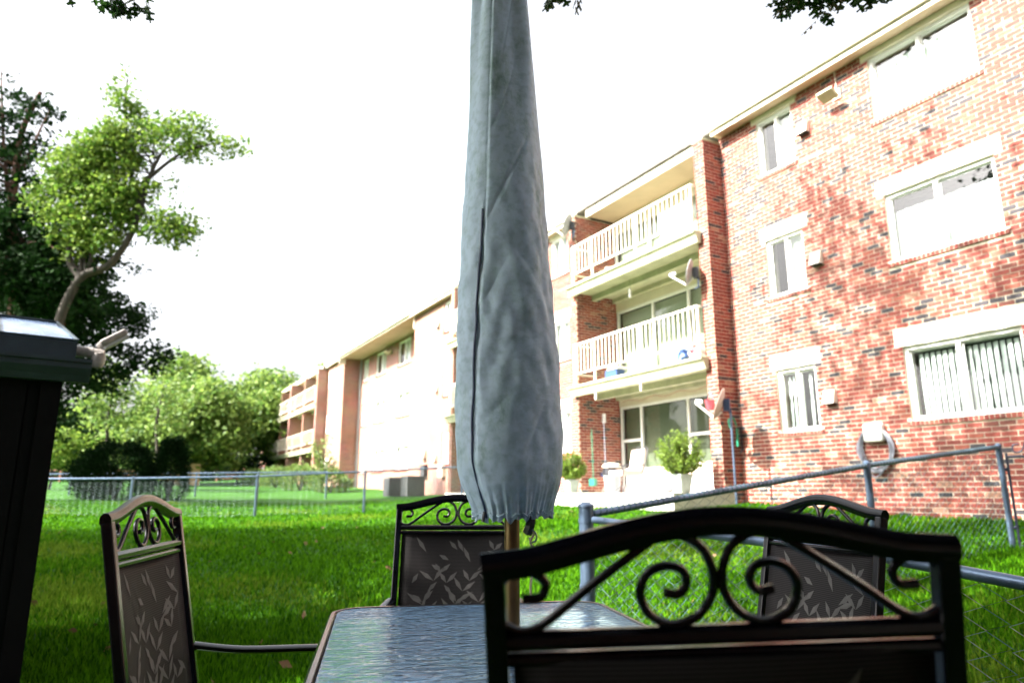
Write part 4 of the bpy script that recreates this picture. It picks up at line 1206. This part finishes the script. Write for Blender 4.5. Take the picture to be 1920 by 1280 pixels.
b = MB().box(1.2, 2.2, .002, .05, 0, 2.1).build("door", M['white'], hs); MB().tube([(1.3, .05, 1.0), (1.3, .10, 1.0)], .025, 8).build("handle", M['steel'], b)

# unseen roof on posts, added over the viewer to darken the near chair
MB().box(-3.6, 4.6, .03, 2.75, 2.42, 2.62).build("added_shade_roof", M['shed'], hs)
for x in (-3.4, 4.4): MB().box(x-.06, x+.06, 2.5, 2.62, 0, 2.42).build("shade_roof_post", M['shed'], hs)

# ================================================================ OAKS that shade the foreground
def oak(name, label, bx, by, cx, cy, cz, rx, ry, rz, n, per, seed, ls=.17, r0=.32, more=()):
    z0 = gz(bx, by) - .1
    g = random.Random(seed); ells = [(cx, cy, cz, rx*.85, ry*.85, rz*.85, 1.2)]
    for k in range(6):
        a = k*1.05 + g.uniform(-.3, .3); ells.append((cx + rx*.5*math.cos(a), cy + ry*.5*math.sin(a), cz + rz*g.uniform(-.35, .35), rx*.5, ry*.5, rz*.5, 1))
    ells += list(more)
    return tree(name, label, (bx, by, z0), [(bx, by, z0), (bx + .1, by, 2.5), (bx*.6 + cx*.4, by*.6 + cy*.4, cz*.6), (cx, cy, cz + rz*.3)], r0, ells, n, per, .32, None, ls, 'oak', limbs=22, seed=seed, shell=.1, aspect=.7)
oak1 = oak("oak_tree", "big oak whose lobed leaves hang over the patio", -4.6, -1.2, -3.6, -1.2, 8.4, 5.2, 4.4, 3.2, 1250, 44, 81, more=[(-1.6, 5.4, 9.4, 2.6, 1.6, .9, 2.2), (-5.5, 6.2, 10.6, 3.2, 2.2, 1.3, .9), (.8, 5.8, 10.6, 3.0, 2.0, 1.2, .5), (-2.2, 8.4, 11.6, 3.6, 1.3, 1.1, .9), (-4.6, 3.4, 8.6, 2.0, 1.6, 1.2, .8), (1.2, 3.4, 8.6, 2.0, 1.8, 1.0, .5)])  # extra lobes, out of view, are added to block sky and dapple the wall
oak("shade_tree", "broad tree left of the lawn, outside the picture", -14.5, 3.5, -13.6, 3.6, 7.2, 5.0, 4.6, 3.8, 560, 40, 82, .19)
oak("shade_tree", "broad tree standing left of the lawn's middle, outside the picture", -14.5, 8.0, -13.6, 8.0, 8.3, 4.6, 3.6, 3.3, 520, 40, 84, .19)
oak("shade_tree", "second broad tree left of the shed, outside the picture", -10.5, -5.5, -10.0, -5.0, 8.0, 4.8, 4.6, 3.8, 460, 40, 83, .19)

# lobed oak leaves on twigs at the top of the view
def oak_leaf_template():
    # outline of a pin oak leaf, unit length along +x
    pts = [(0, 0), (.10, .02), (.16, .17), (.20, .20), (.21, .05), (.34, .06), (.40, .34), (.47, .30), (.53, .36), (.52, .08), (.66, .07), (.74, .27), (.80, .22), (.85, .24), (.80, .05), (.90, .05), (1.0, .06)]
    up = pts; dn = [(x, -y) for x, y in pts[1:]][::-1]
    return up + dn
OLT = oak_leaf_template()
def sprays(parent, specs, seed):
    g = random.Random(seed); b = MB(); tw = MB(); O = parent.location
    for (c, rx, ry, rz, n, root) in specs:
        c = Vector(c); root = Vector(root)
        tw.tube([p - O for p in smooth_path([root, root.lerp(c, .6) + Vector((0, 0, .15)), c])], [.02]*4 + [.012]*4 + [.006], 6)
        for i in range(n//5):
            e = c + Vector((g.uniform(-rx, rx), g.uniform(-ry, ry), g.uniform(-rz, rz)))
            s = c + (e - c)*.15 + Vector((0, 0, .06))
            tw.tube([s - O, s.lerp(e, .5) + Vector((0, 0, .03)) - O, e - O], [.006, .004, .002], 4)
            for k in range(5):
                L = g.uniform(.085, .125); a = g.uniform(0, 6.28); el = g.uniform(-1.1, .1)
                X = Vector((math.cos(a)*math.cos(el), math.sin(a)*math.cos(el), math.sin(el))); S = X.cross(Vector((g.uniform(-.4, .4), g.uniform(-.4, .4), 1))).normalized(); N = X.cross(S)
                o_ = s.lerp(e, g.uniform(.5, 1.0)); base = len(b.v); curl = g.uniform(-.15, .25)
                for (x, y) in OLT: b.v.append(tuple(o_ - O + X*x*L + S*y*L + N*(abs(y)*.25 + curl*x*x)*L))
                m_ = len(OLT); h = 17
                # fan strips: pair upper and lower outline points
                for q in range(h - 1):
                    lo1, lo2 = (m_ - q) % m_, (m_ - q - 1) % m_
                    if q == 0: b.f.append((base, base + 1, base + m_ - 1)); b.m.append(0)
                    else: b.f.append((base + q, base + q + 1, base + lo2, base + lo1)); b.m.append(0)
    b.build("leaf_sprays", LEAF['oak'], parent, kind="stuff"); tw.build("branch", M['bark'], parent)
def AT(px, py, D):   # direction of a point of the view at plan distance D, used only here in planning the boughs' world positions
    v = 640 - py; f = 1290.0; fw = f*math.cos(th) - v*math.sin(th); upp = f*math.sin(th) + v*math.cos(th)
    return ((px-960)/fw*D, D, CZ + upp/fw*D)
sprays(oak1, [((1.40, 2.95, 3.55), .16, .2, .10, 60, (-1.0, .6, 6.0)), ((1.62, 2.95, 3.53), .16, .2, .09, 65, (-1.0, .6, 6.0)), ((1.80, 2.95, 3.60), .14, .2, .08, 50, (-1.0, .6, 6.0)),
              ((.28, 3.1, 3.605), .10, .2, .04, 26, (-1.0, .6, 6.0)),
              ((-2.62, 3.8, 4.15), .18, .2, .06, 40, (-2.6, 1.0, 6.0)), ((-2.42, 3.8, 4.16), .10, .2, .05, 14, (-2.6, 1.0, 6.0))], 5)

# ================================================================ TABLE
TA = R(11.0)
tbl = thing("patio_table", "glass topped patio table with dark rim under the umbrella", "table", (.004, 1.62, 0), TA)
def rrect(hx, hy, r, n=8):
    out = []
    for cx, cy, a0 in ((hx-r, hy-r, 0), (-hx+r, hy-r, 90), (-hx+r, -hy+r, 180), (hx-r, -hy+r, 270)):
        for i in range(n+1): a = R(a0 + 90*i/n); out.append((cx + r*math.cos(a), cy + r*math.sin(a)))
    return out
HX, HY, ZT = .422, .755, .71
b = MB(); o_ = rrect(HX-.012, HY-.012, .09); k = len(o_)
b.v += [(x, y, ZT) for x, y in o_] + [(x, y, ZT-.005) for x, y in o_]; b.f += [tuple(range(k)), tuple(range(k, 2*k))[::-1]]; b.m += [0, 0]
gt = bpy.data.materials.new("rippled_table_glass"); gt.use_nodes = True; t_ = gt.node_tree; t_.nodes.clear()
out = t_.nodes.new("ShaderNodeOutputMaterial"); gl = t_.nodes.new("ShaderNodeBsdfGlossy"); gl.inputs["Roughness"].default_value = .03
gl.inputs["Color"].default_value = (.62, .82, 1, 1)  # blue of the reflected sky put into the gloss tint
tr = t_.nodes.new("ShaderNodeBsdfTransparent"); tr.inputs[0].default_value = (.32, .40, .44, 1)
df = t_.nodes.new("ShaderNodeBsdfDiffuse"); df.inputs[0].default_value = (.11, .20, .32, 1)  # reflected sky blue painted into the diffuse part as well
m0 = t_.nodes.new("ShaderNodeMixShader"); m0.inputs[0].default_value = .55
fr = t_.nodes.new("ShaderNodeFresnel"); fr.inputs[0].default_value = 1.6; mx = t_.nodes.new("ShaderNodeMixShader")
tc = t_.nodes.new("ShaderNodeTexCoord"); mp = t_.nodes.new("ShaderNodeMapping"); mp.inputs["Scale"].default_value = (1, 3.2, 1)
mp.inputs["Rotation"].default_value = (0, 0, R(-9))
nz = t_.nodes.new("ShaderNodeTexNoise"); nz.inputs["Scale"].default_value = 13; nz.inputs["Detail"].default_value = 2.5; nz.inputs["Distortion"].default_value = 1.2
bp = t_.nodes.new("ShaderNodeBump"); bp.inputs["Strength"].default_value = 1.0; bp.inputs["Distance"].default_value = .009
L_ = t_.links.new
L_(tc.outputs["Object"], mp.inputs[0]); L_(mp.outputs[0], nz.inputs["Vector"]); L_(nz.outputs["Fac"], bp.inputs["Height"])
L_(bp.outputs[0], gl.inputs["Normal"]); L_(bp.outputs[0], fr.inputs["Normal"]); 
ge = t_.nodes.new("ShaderNodeNewGeometry"); inv = t_.nodes.new("ShaderNodeMath"); inv.operation = 'SUBTRACT'; inv.inputs[0].default_value = 1.0
m2 = t_.nodes.new("ShaderNodeMath"); m2.operation = 'MULTIPLY'; L_(ge.outputs["Backfacing"], inv.inputs[1]); L_(fr.outputs[0], m2.inputs[0]); L_(inv.outputs[0], m2.inputs[1]); L_(m2.outputs[0], mx.inputs[0])
L_(tr.outputs[0], m0.inputs[1]); L_(df.outputs[0], m0.inputs[2]); L_(m0.outputs[0], mx.inputs[1]); L_(gl.outputs[0], mx.inputs[2]); L_(mx.outputs[0], out.inputs[0])
b.build("tabletop", gt, tbl)
b = MB(); o_ = rrect(HX, HY, .10)
b.tube([(x, y, ZT-.010) for x, y in o_], .013, 8, closed=True, up=(0, 0, 1)); b.tube([(x*.97, y*.98, ZT-.035) for x, y in o_], .012, 6, closed=True, up=(0, 0, 1))
b.build("rim", M['chair'], tbl, smooth=True)
b = MB(); b.tube([(.035*math.cos(a*.5236), .035*math.sin(a*.5236), ZT+.001) for a in range(12)], .005, 6, closed=True); b.build("hole_ring", M['chair'], tbl)
for sx in (-1, 1):
    for sy in (-1, 1): MB().tube(smooth_path([(sx*.39, sy*.69, ZT-.04), (sx*.37, sy*.66, .35), (sx*.41, sy*.71, 0)]), .016, 8).build("leg", M['chair'], tbl, smooth=True)

# ================================================================ UMBRELLA in its cover
umb = thing("patio_umbrella", "closed patio umbrella in a stained grey zip cover through the table", "umbrella", (0, 1.62, 0))
MB().tube([(0, 0, .03), (0, 0, 1.05)], .0175, 16).build("pole", M['pole'], umb, smooth=True)
MB().tube([(0, 0, 1.0), (0, 0, 2.9)], .016, 12).build("upper_pole", M['pole'], umb, smooth=True)
b = MB().lathe([(.24, 0), (.245, .03), (.20, .07), (.05, .10), (.03, .28), (.025, .28)], 28); b.build("base", M['chair'], umb, smooth=True)
zk = [1.015, 1.03, 1.05, 1.08, 1.12, 1.20, 1.32, 1.47, 1.74, 2.03, 2.35, 2.62, 2.82, 2.88]
rk = [.086, .090, .099, .112, .1205, .1235, .121, .117, .104, .088, .071, .056, .04, .012]
ck = [-.001, -.001, -.003, -.006, -.009, -.011, -.012, -.014, -.019, -.024, -.030, -.032, -.03, -.03]
NA, NZ = 220, 300
zz = 1.012 + (2.88-1.012)*np.linspace(0, 1, NZ)
A = np.linspace(0, 2*np.pi, NA, endpoint=False)
AA, ZZ = np.meshgrid(A, zz)
Rb = np.interp(ZZ, zk, rk); Cx = np.interp(ZZ, zk, ck)
gath = np.exp(-(ZZ-1.012)/.024)
upf = np.clip((ZZ-1.9)/.7, 0, 1); mid = np.clip(1 - np.abs(ZZ-1.45)/.55, 0, 1)
fold = (gath*(.0040*np.sin(34*AA + 1.5*np.sin(3*AA)) + .003*np.sin(57*AA + 2)) + np.exp(-(ZZ-1.012)/.05)*(.0018*np.sin(17*AA + 9*ZZ + np.sin(5*AA)*1.4))
        + .0032*np.sin(3*AA + 7*ZZ) + .0028*np.sin(5*AA - 4*ZZ + 1) 
        + mid*.85*(.0022*np.sin(30*ZZ + 6*AA + 1.2*np.sin(9*AA)) + .0016*np.sin(46*ZZ - 9*AA + 2*np.sin(4*AA + 7*ZZ)) + .0012*np.sin(71*ZZ + 13*AA))
        + upf*(.0062*np.sin(5*AA + 1.1 + 1.5*ZZ) + .004*np.sin(9*AA - 2*ZZ) + .0012*np.sin(22*ZZ + 5*AA)))
# diagonal creases
for (a0, z0_, sl_, wd, am, ln) in [(4.6, 1.75, .22, .010, -.0045, .5), (4.9, 1.62, -.16, .009, -.004, .5), (4.4, 1.52, .20, .008, -.0035, .45), (5.0, 1.42, .14, .009, -.004, .5), (4.7, 1.33, -.10, .008, -.003, .5), (4.5, 1.24, .12, .009, -.003, .4), (5.1, 1.86, .2, .01, -.004, .4), (4.7, 2.0, .28, .010, -.0045, .4), (4.5, 1.40, -.2, .006, -.003, .35), (5.2, 1.18, .25, .012, -.004, .4), (4.85, 2.2, .4, .012, -.004, .35)]:
    u = AA - a0; line = z0_ + sl_*u; fold += .5*am*np.exp(-((ZZ-line)/wd)**2)*np.exp(-(u/ln)**2)
# long flap seam
sa = np.interp(ZZ, [1.0, 1.5, 1.75, 2.9], [4.10, 4.17, 4.30, 4.55])
fold += .007/(1 + np.exp(-(AA - sa)/.035))*np.exp(-np.clip(AA - sa, 0, 9)/.55) - .003*np.exp(-((AA-sa)/.03)**2)
RR = Rb + fold
hem = .004*np.sin(17*AA)*gath + .004*np.sin(29*AA + 1)*gath - .010*np.clip(np.cos(AA - 4.3), 0, 1)*gath
X = Cx + RR*np.cos(AA); Y = RR*np.sin(AA)*.96; Z = ZZ + hem
V = np.stack([X, Y, Z], -1).reshape(-1, 3)
i0 = np.arange(NZ-1)[:, None]*NA; j0 = np.arange(NA)[None, :]; j1 = (j0+1) % NA
F = np.stack([i0+j0, i0+j1, i0+NA+j1, i0+NA+j0], -1).reshape(-1, 4)
cm = bpy.data.materials.new("umbrella_cover_cloth"); t_, bs = nodes(cm); L_ = t_.links.new
tc = t_.nodes.new("ShaderNodeTexCoord"); mp = t_.nodes.new("ShaderNodeMapping"); mp.inputs["Scale"].default_value = (1, 1, .45)
n1 = t_.nodes.new("ShaderNodeTexNoise"); n1.inputs["Scale"].default_value = 9; n1.inputs["Detail"].default_value = 9; n1.inputs["Roughness"].default_value = .72
L_(tc.outputs["Object"], mp.inputs[0]); L_(mp.outputs[0], n1.inputs["Vector"])
cr = t_.nodes.new("ShaderNodeValToRGB"); e = cr.color_ramp.elements; e[0].position = .33; e[0].color = (.22, .33, .30, 1); e[1].position = .52; e[1].color = (.42, .54, .66, 1)
q = cr.color_ramp.elements.new(.43); q.color = (.38, .50, .58, 1)
L_(n1.outputs["Fac"], cr.inputs[0])
n3 = t_.nodes.new("ShaderNodeTexNoise"); n3.inputs["Scale"].default_value = 55; n3.inputs["Detail"].default_value = 5; L_(tc.outputs["Object"], n3.inputs["Vector"])
c3 = t_.nodes.new("ShaderNodeValToRGB"); c3.color_ramp.elements[0].position = .35; c3.color_ramp.elements[0].color = (.72, .76, .74, 1); c3.color_ramp.elements[1].position = .55; c3.color_ramp.elements[1].color = (1, 1, 1, 1)
L_(n3.outputs["Fac"], c3.inputs[0]); mm_ = t_.nodes.new("ShaderNodeMix"); mm_.data_type = 'RGBA'; mm_.blend_type = 'MULTIPLY'; mm_.inputs[0].default_value = .8
L_(cr.outputs[0], mm_.inputs[6]); L_(c3.outputs[0], mm_.inputs[7]); L_(mm_.outputs[2], bs.inputs["Base Color"])
bs.inputs["Roughness"].default_value = .62; bs.inputs["Specular IOR Level"].default_value = .35
n4 = t_.nodes.new("ShaderNodeTexNoise"); n4.inputs["Scale"].default_value = 24; n4.inputs["Detail"].default_value = 6; n4.inputs["Distortion"].default_value = .8
mp2 = t_.nodes.new("ShaderNodeMapping"); mp2.inputs["Scale"].default_value = (.6, .6, 1.3); mp2.inputs["Rotation"].default_value = (0, R(25), 0)
L_(tc.outputs["Object"], mp2.inputs[0]); L_(mp2.outputs[0], n4.inputs["Vector"])
bp = t_.nodes.new("ShaderNodeBump"); bp.inputs["Strength"].default_value = .3; bp.inputs["Distance"].default_value = .006
L_(n4.outputs["Fac"], bp.inputs["Height"]); L_(bp.outputs[0], bs.inputs["Normal"])
me = np_mesh("cover", V, F, cm); me.polygons.foreach_set("use_smooth", [True]*len(F))
cov = link("cover", me, umb)
def surf(a, z, off=0.0):
    iz = min(max((z-1.012)/(2.88-1.012)*(NZ-1), 0), NZ-1); ia = int(a/(2*math.pi)*NA) % NA; i = int(iz)
    r_ = RR[i, ia] + off; return (Cx[i, ia] + r_*math.cos(a), r_*math.sin(a)*.96, z + hem[i, ia])
zp = [surf(np.interp(z, [1.0, 1.5, 1.75], [4.02, 4.10, 4.24]), z, .002) for z in np.linspace(1.02, 1.72, 40)]
MB().tube(zp, .0024, 6).build("zipper", M['navy'], umb, smooth=True)
tl = [surf(4.55 - .0, z, .0025) for z in np.linspace(1.75, 2.86, 40)]
MB().tube([surf(4.02, 1.03, .006), surf(4.02, 1.0+.02, .012), (surf(4.02, 1.02, .014)[0], surf(4.02, 1.02, .014)[1], 1.0)], .004, 6).build("zip_pull", M['ac'], umb)
hm = [surf(a, 1.022, .0012) for a in np.linspace(0, 2*math.pi, 120, endpoint=False)]
MB().tube(hm, .0022, 5, closed=True).build("hem", cm, umb, smooth=True)
b = MB(); b.tube(smooth_path([(.045, -.03, 1.02), (.040, -.035, .99), (.034, -.03, .975)]), .012, 6); b.build("strap", M['bag'], umb)
b = MB(); b.tube(smooth_path([(.036, -.035, .995), (.048, -.04, .975), (.040, -.045, .955), (.052, -.04, .935), (.046, -.04, .90), (.040, -.04, .86), (.043, -.04, .835)]), .0028, 5); b.build("cord", M['rope'], umb)
b = MB(); b.tube(smooth_path([(.040, -.04, .985), (.052, -.045, .975), (.053, -.045, .96), (.042, -.045, .955), (.038, -.04, .965)]), .002, 5); b.build("snap_hook", M['steel'], umb)

# ================================================================ CHAIRS
fm = bpy.data.materials.new("sling_mesh_fabric"); t_, bs = nodes(fm); L_ = t_.links.new; bs.inputs['Specular IOR Level'].default_value = .2
tc = t_.nodes.new("ShaderNodeTexCoord"); wv = t_.nodes.new("ShaderNodeTexWave"); wv.bands_direction = 'Z'; wv.inputs["Scale"].default_value = 62; wv.inputs["Distortion"].default_value = .4; wv.inputs["Detail"].default_value = 1
cr = t_.nodes.new("ShaderNodeValToRGB"); cr.color_ramp.elements[0].position = .35; cr.color_ramp.elements[0].color = (.008, .007, .008, 1); cr.color_ramp.elements[1].position = .62; cr.color_ramp.elements[1].color = (.028, .025, .026, 1)
L_(tc.outputs["Object"], wv.inputs["Vector"]); L_(wv.outputs["Fac"], cr.inputs[0]); L_(cr.outputs[0], bs.inputs["Base Color"]); bs.inputs["Roughness"].default_value = .7
pm = mat("sling_leaf_print", (.085, .08, .078), .7, var=.15, scale=40)
chair_lbls = [
    ("far end of the table, black scrolled patio chair behind the umbrella pole", (-.22, 2.87), R(180), 0.0),
    ("black scrolled patio chair at the table's left side by the shed", (-.90, 1.745), R(-90 + 9.1), 0.0),
    ("black scrolled patio chair at the table's right side by the low fence", (.895, 2.055), R(90 + 14.3), 0.0),
    ("nearest black scrolled patio chair, its arched back filling the lower right", (.257, .752), R(-2.0), R(-2.4)),
]
SW = .235     # half width between the post centres
def back_pt(u, v):     # v measured up the reclined back from the seat (0) to the top (1): local coords, chair faces +y, top of back at y = 0
    # height z from .44 to 1.01; recline
    z = v; rec = (1.01 - z)*.20
    return Vector((u, rec, z))
LOWZ = .928
def S3D(u, v): return back_pt(u/1000, LOWZ + v/1000)
def make_chair(lb, xy, rz, roll):
    t = thing("patio_chair", lb, "chair", (xy[0], xy[1], 0), rz, "patio chairs round the table")
    t.rotation_euler = (0, roll, rz)
    if roll: t.location.z = .0
    for s in (-1, 1):
        b = MB(); b.tube([back_pt(s*SW, z) for z in (.40, .6, .8, LOWZ, 1.002)], .0165, 4, sx=1.0, sy=1.0, up=(0, 1, 0)); o = b.build("post", M['chair'], t)
        bv = o.modifiers.new("bevel", 'BEVEL'); bv.width = .004; bv.segments = 2
    top = [(-247, 76), (-225, 78), (-195, 81), (-150, 91), (-103, 102), (-60, 110), (-27, 114), (0, 115)]
    top = top + [(-u, v) for u, v in top[::-1][1:]]
    b = MB(); b.tube(smooth_path([S3D(u, v) for u, v in top], 3), .0155, 8, sx=.82, sy=1.05, up=(0, 1, 0)); b.build("top_rail", M['chair'], t, smooth=True)
    b = MB(); b.tube([S3D(-225, 0), S3D(225, 0)], .0105, 8); b.build("cross_rail", M['chair'], t, smooth=True)
    small = [(-206, 43), (-187, 44), (-181, 58), (-195, 70), (-215, 71), (-229, 58), (-233, 37), (-228, 20), (-210, 10), (-187, 15), (-141, 48), (-100, 76), (-66, 98)]
    big = [(-57, 44), (-42, 42), (-33, 53), (-38, 67), (-56, 71), (-74, 63), (-82, 44), (-73, 22), (-50, 11), (-23, 19), (-7, 40), (-5, 63), (-15, 88), (-36, 101), (-57, 103)]
    b = MB()
    for s in (-1, 1):
        for pth in (small, big): b.tube(smooth_path([S3D(-u*s if s > 0 else u, v) for u, v in pth], 5), .0052, 8)
    b.build("scrollwork", M['chair'], t, smooth=True)
    # sling: back and seat with a slight sag
    b = MB(); nu, nv = 10, 14
    for j in range(nv+1):
        z = .47 + (LOWZ - .02 - .47)*j/nv
        for i in range(nu+1):
            u = -SW + .016 + (2*SW - .032)*i/nu; p = back_pt(u, z); p.y -= .018*math.sin(math.pi*i/nu)*math.sin(math.pi*min(1, (j+2)/nv)*.5 + .3); b.v.append(tuple(p))
    for j in range(nv):
        for i in range(nu): q = j*(nu+1)+i; b.f.append((q, q+1, q+nu+2, q+nu+1)); b.m.append(0)
    o = b.build("backrest", fm, t, smooth=True); sd = o.modifiers.new("thickness", 'SOLIDIFY'); sd.thickness = .0016; sd.offset = 0
    MB().tube([back_pt(-SW+.01, LOWZ-.019), back_pt(SW-.01, LOWZ-.019)], .0075, 8).build("sling_rod", M['chair'], o)
    g = random.Random(11); lp_ = MB()
    for side in (-1, 1):
        for st in range(8):
            u0 = -.18 + .055*st; z0 = .50 + .03*(st % 2); ang = g.uniform(-.35, .35); L = .36
            prev = None
            for k in range(10):
                f_ = k/9; uu = u0 + math.sin(ang + f_*.8*(1 if st % 2 else -1))*L*f_*.7; z_ = z0 + L*f_*.95
                for sgn in (-1, 1):
                    if g.random() < .35: continue
                    a = sgn*g.uniform(.5, 1.0) + ang; ln = g.uniform(.04, .075); wd = .008
                    dx, dz = math.sin(a), math.cos(a)
                    pts_ = [(uu, z_), (uu + dx*ln*.5 - dz*wd, z_ + dz*ln*.5 + dx*wd), (uu + dx*ln, z_ + dz*ln), (uu + dx*ln*.5 + dz*wd, z_ + dz*ln*.5 - dx*wd)]
                    if any(abs(x_) > SW - .04 or zz_ > LOWZ - .035 for x_, zz_ in pts_): continue
                    base = len(lp_.v)
                    for x_, zz_ in pts_:
                        i_ = (x_ + SW - .016)/(2*SW - .032); j_ = (zz_ - .47)/(LOWZ - .02 - .47)
                        p = back_pt(x_, zz_); p.y -= .018*math.sin(math.pi*i_)*math.sin(math.pi*min(1, (j_*nv+2)/nv)*.5 + .3); p.y += side*.0022; lp_.v.append(tuple(p))
                    lp_.f.append((base, base+1, base+2, base+3)); lp_.m.append(0)
    lp_.build("leaf_print", pm, o, kind="stuff")
    b = MB(); nu = 8
    for j in range(nu+1):
        for i in range(nu+1):
            u = -SW + .016 + (2*SW-.032)*i/nu; y = .115 + .42*j/nu; z = .445 - .02*math.sin(math.pi*i/nu) - .015*math.sin(math.pi*j/nu) + .012*j/nu; b.v.append((u, y, z))
    for j in range(nu):
        for i in range(nu): q = j*(nu+1)+i; b.f.append((q, q+1, q+nu+2, q+nu+1)); b.m.append(0)
    o = b.build("seat", fm, t, smooth=True); sd = o.modifiers.new("thickness", 'SOLIDIFY'); sd.thickness = .0016
    b = MB()
    for s in (-1, 1): b.tube([(s*SW, .10, .43), (s*SW, .55, .46)], .014, 8)
    b.tube([(-SW, .54, .455), (SW, .54, .455)], .012, 8); b.tube([(-SW, .14, .42), (SW, .14, .42)], .010, 8)
    b.build("seat_frame", M['chair'], t, smooth=True)
    for s in (-1, 1):
        b = MB(); b.tube(smooth_path([back_pt(s*(SW+.01), .66), (s*(SW+.03), .20, .64), (s*(SW+.035), .40, .637), (s*(SW+.03), .50, .632)]), .017, 8, sx=.62, sy=1.2, up=(0, 0, 1)); b.build("arm", M['chair'], t, smooth=True)
        MB().tube(smooth_path([(s*(SW+.03), .50, .64), (s*(SW+.02), .53, .5), (s*(SW+.005), .54, .3), (s*(SW+.02), .56, 0)]), .0135, 8).build("leg", M['chair'], t, smooth=True)
        MB().tube(smooth_path([(s*SW, .12, .42), (s*(SW+.005), .06, .2), (s*(SW+.01), .0, 0)]), .0135, 8).build("leg", M['chair'], t, smooth=True)
    return t
chairs = [make_chair(chair_lbls[0][0], *chair_lbls[0][1:])]
for lb, xy, rz, roll in chair_lbls[1:]:
    c_ = copy_tree(chairs[0]); c_["label"] = lb; c_.location = (xy[0], xy[1], 0); c_.rotation_euler = (0, roll, rz); chairs.append(c_)
chairs[3].location.z = -.010

# ================================================================ GRASS, FALLEN LEAVES, STONES
def grass():
    N = 330000
    g = np.random.default_rng(12)
    D = 1.2*np.exp(g.uniform(0, 1, N)*math.log(24/1.2)); a = g.uniform(-.80, .80, N)
    x = a*D; y = D
    rx, ry = x - P0.x, y - P0.y; w = rx*DY.x + ry*DY.y; tt = rx*DX.x + ry*DX.y
    keep = (w > .06) & ~((w < 2.02) & (tt > -.27) & (tt < 9.4)) & ~((x < -2.5) & (y < 4.0) & (y > -2)) & (np.hypot(x, y) > 1.0)
    x, y, D = x[keep], y[keep], D[keep]; n = len(x)
    z = ground_z(x, y)
    h = g.uniform(.030, .070, n)*(1 + .3*np.sin(x*2.1)*np.sin(y*1.7)) ; wd = .0030 + .0011*D
    th_ = g.uniform(0, 2*np.pi, n); ln = g.normal(0, .35, (n, 2))*h[:, None]
    dx, dy = np.cos(th_)*wd, np.sin(th_)*wd
    V = np.stack([np.stack([x-dx, y-dy, z-.005], -1), np.stack([x+dx, y+dy, z-.005], -1), np.stack([x+ln[:, 0], y+ln[:, 1], z+h], -1)], 1).reshape(-1, 3)
    F = np.arange(n*3).reshape(-1, 3)
    pn = np.sin(x*.9 + 1.3*np.sin(y*.7)) + np.sin(y*1.4 + 2*np.sin(x*.5)) + np.sin(x*2.7 + y*1.9)*.6 + g.normal(0, .7, n)
    o = link("grass", np_mesh("grass", V, F, [LEAF['grass'], LEAF['grass_dry']], (pn > 1.35).astype(int)), kind="stuff"); o["label"] = "short green grass of the lawn"
grass()
g = np.random.default_rng(77); n = 130
D = 3*np.exp(g.uniform(0, 1, n)*math.log(14/3)); x = g.uniform(-.7, .6, n)*D
C = np.stack([x, D, ground_z(x, D) + .045], -1)
keep = ((C[:, 0] - P0.x)*DY.x + (C[:, 1] - P0.y)*DY.y) > 2.2
V, F = leaf_cards(C[keep], .075, .6, 0, 5); link("fallen_leaves", np_mesh("fallen_leaves", V, F, M['deadleaf']), kind="stuff")["label"] = "dry brown leaves scattered on the grass"
for (x, y, sx, sy, a) in ((-.95, 3.35, .22, .16, 10), (-1.25, 2.55, .24, .18, -8), (-2.35, 2.6, .34, .26, 20), (-1.9, 3.2, .2, .15, 40)):
    b = MB(); k = 9; g2 = random.Random(x)
    ring = [(sx*(1 + g2.uniform(-.15, .1))*math.cos(6.283*i/k), sy*(1 + g2.uniform(-.15, .1))*math.sin(6.283*i/k)) for i in range(k)]
    b.v += [(u, v, -.02) for u, v in ring] + [(u, v, .035) for u, v in ring] + [(u*.95, v*.95, .045) for u, v in ring]
    for r_ in (0, 1):
        for i in range(k): j = (i+1) % k; b.f.append((r_*k+i, r_*k+j, (r_+1)*k+j, (r_+1)*k+i)); b.m.append(0)
    b.f.append(tuple(range(2*k, 3*k))); b.m.append(0)
    o = b.build("paving_stone", M['pave'], ground, loc=(x, y, gz(x, y))); o.rotation_euler = (0, 0, R(a))
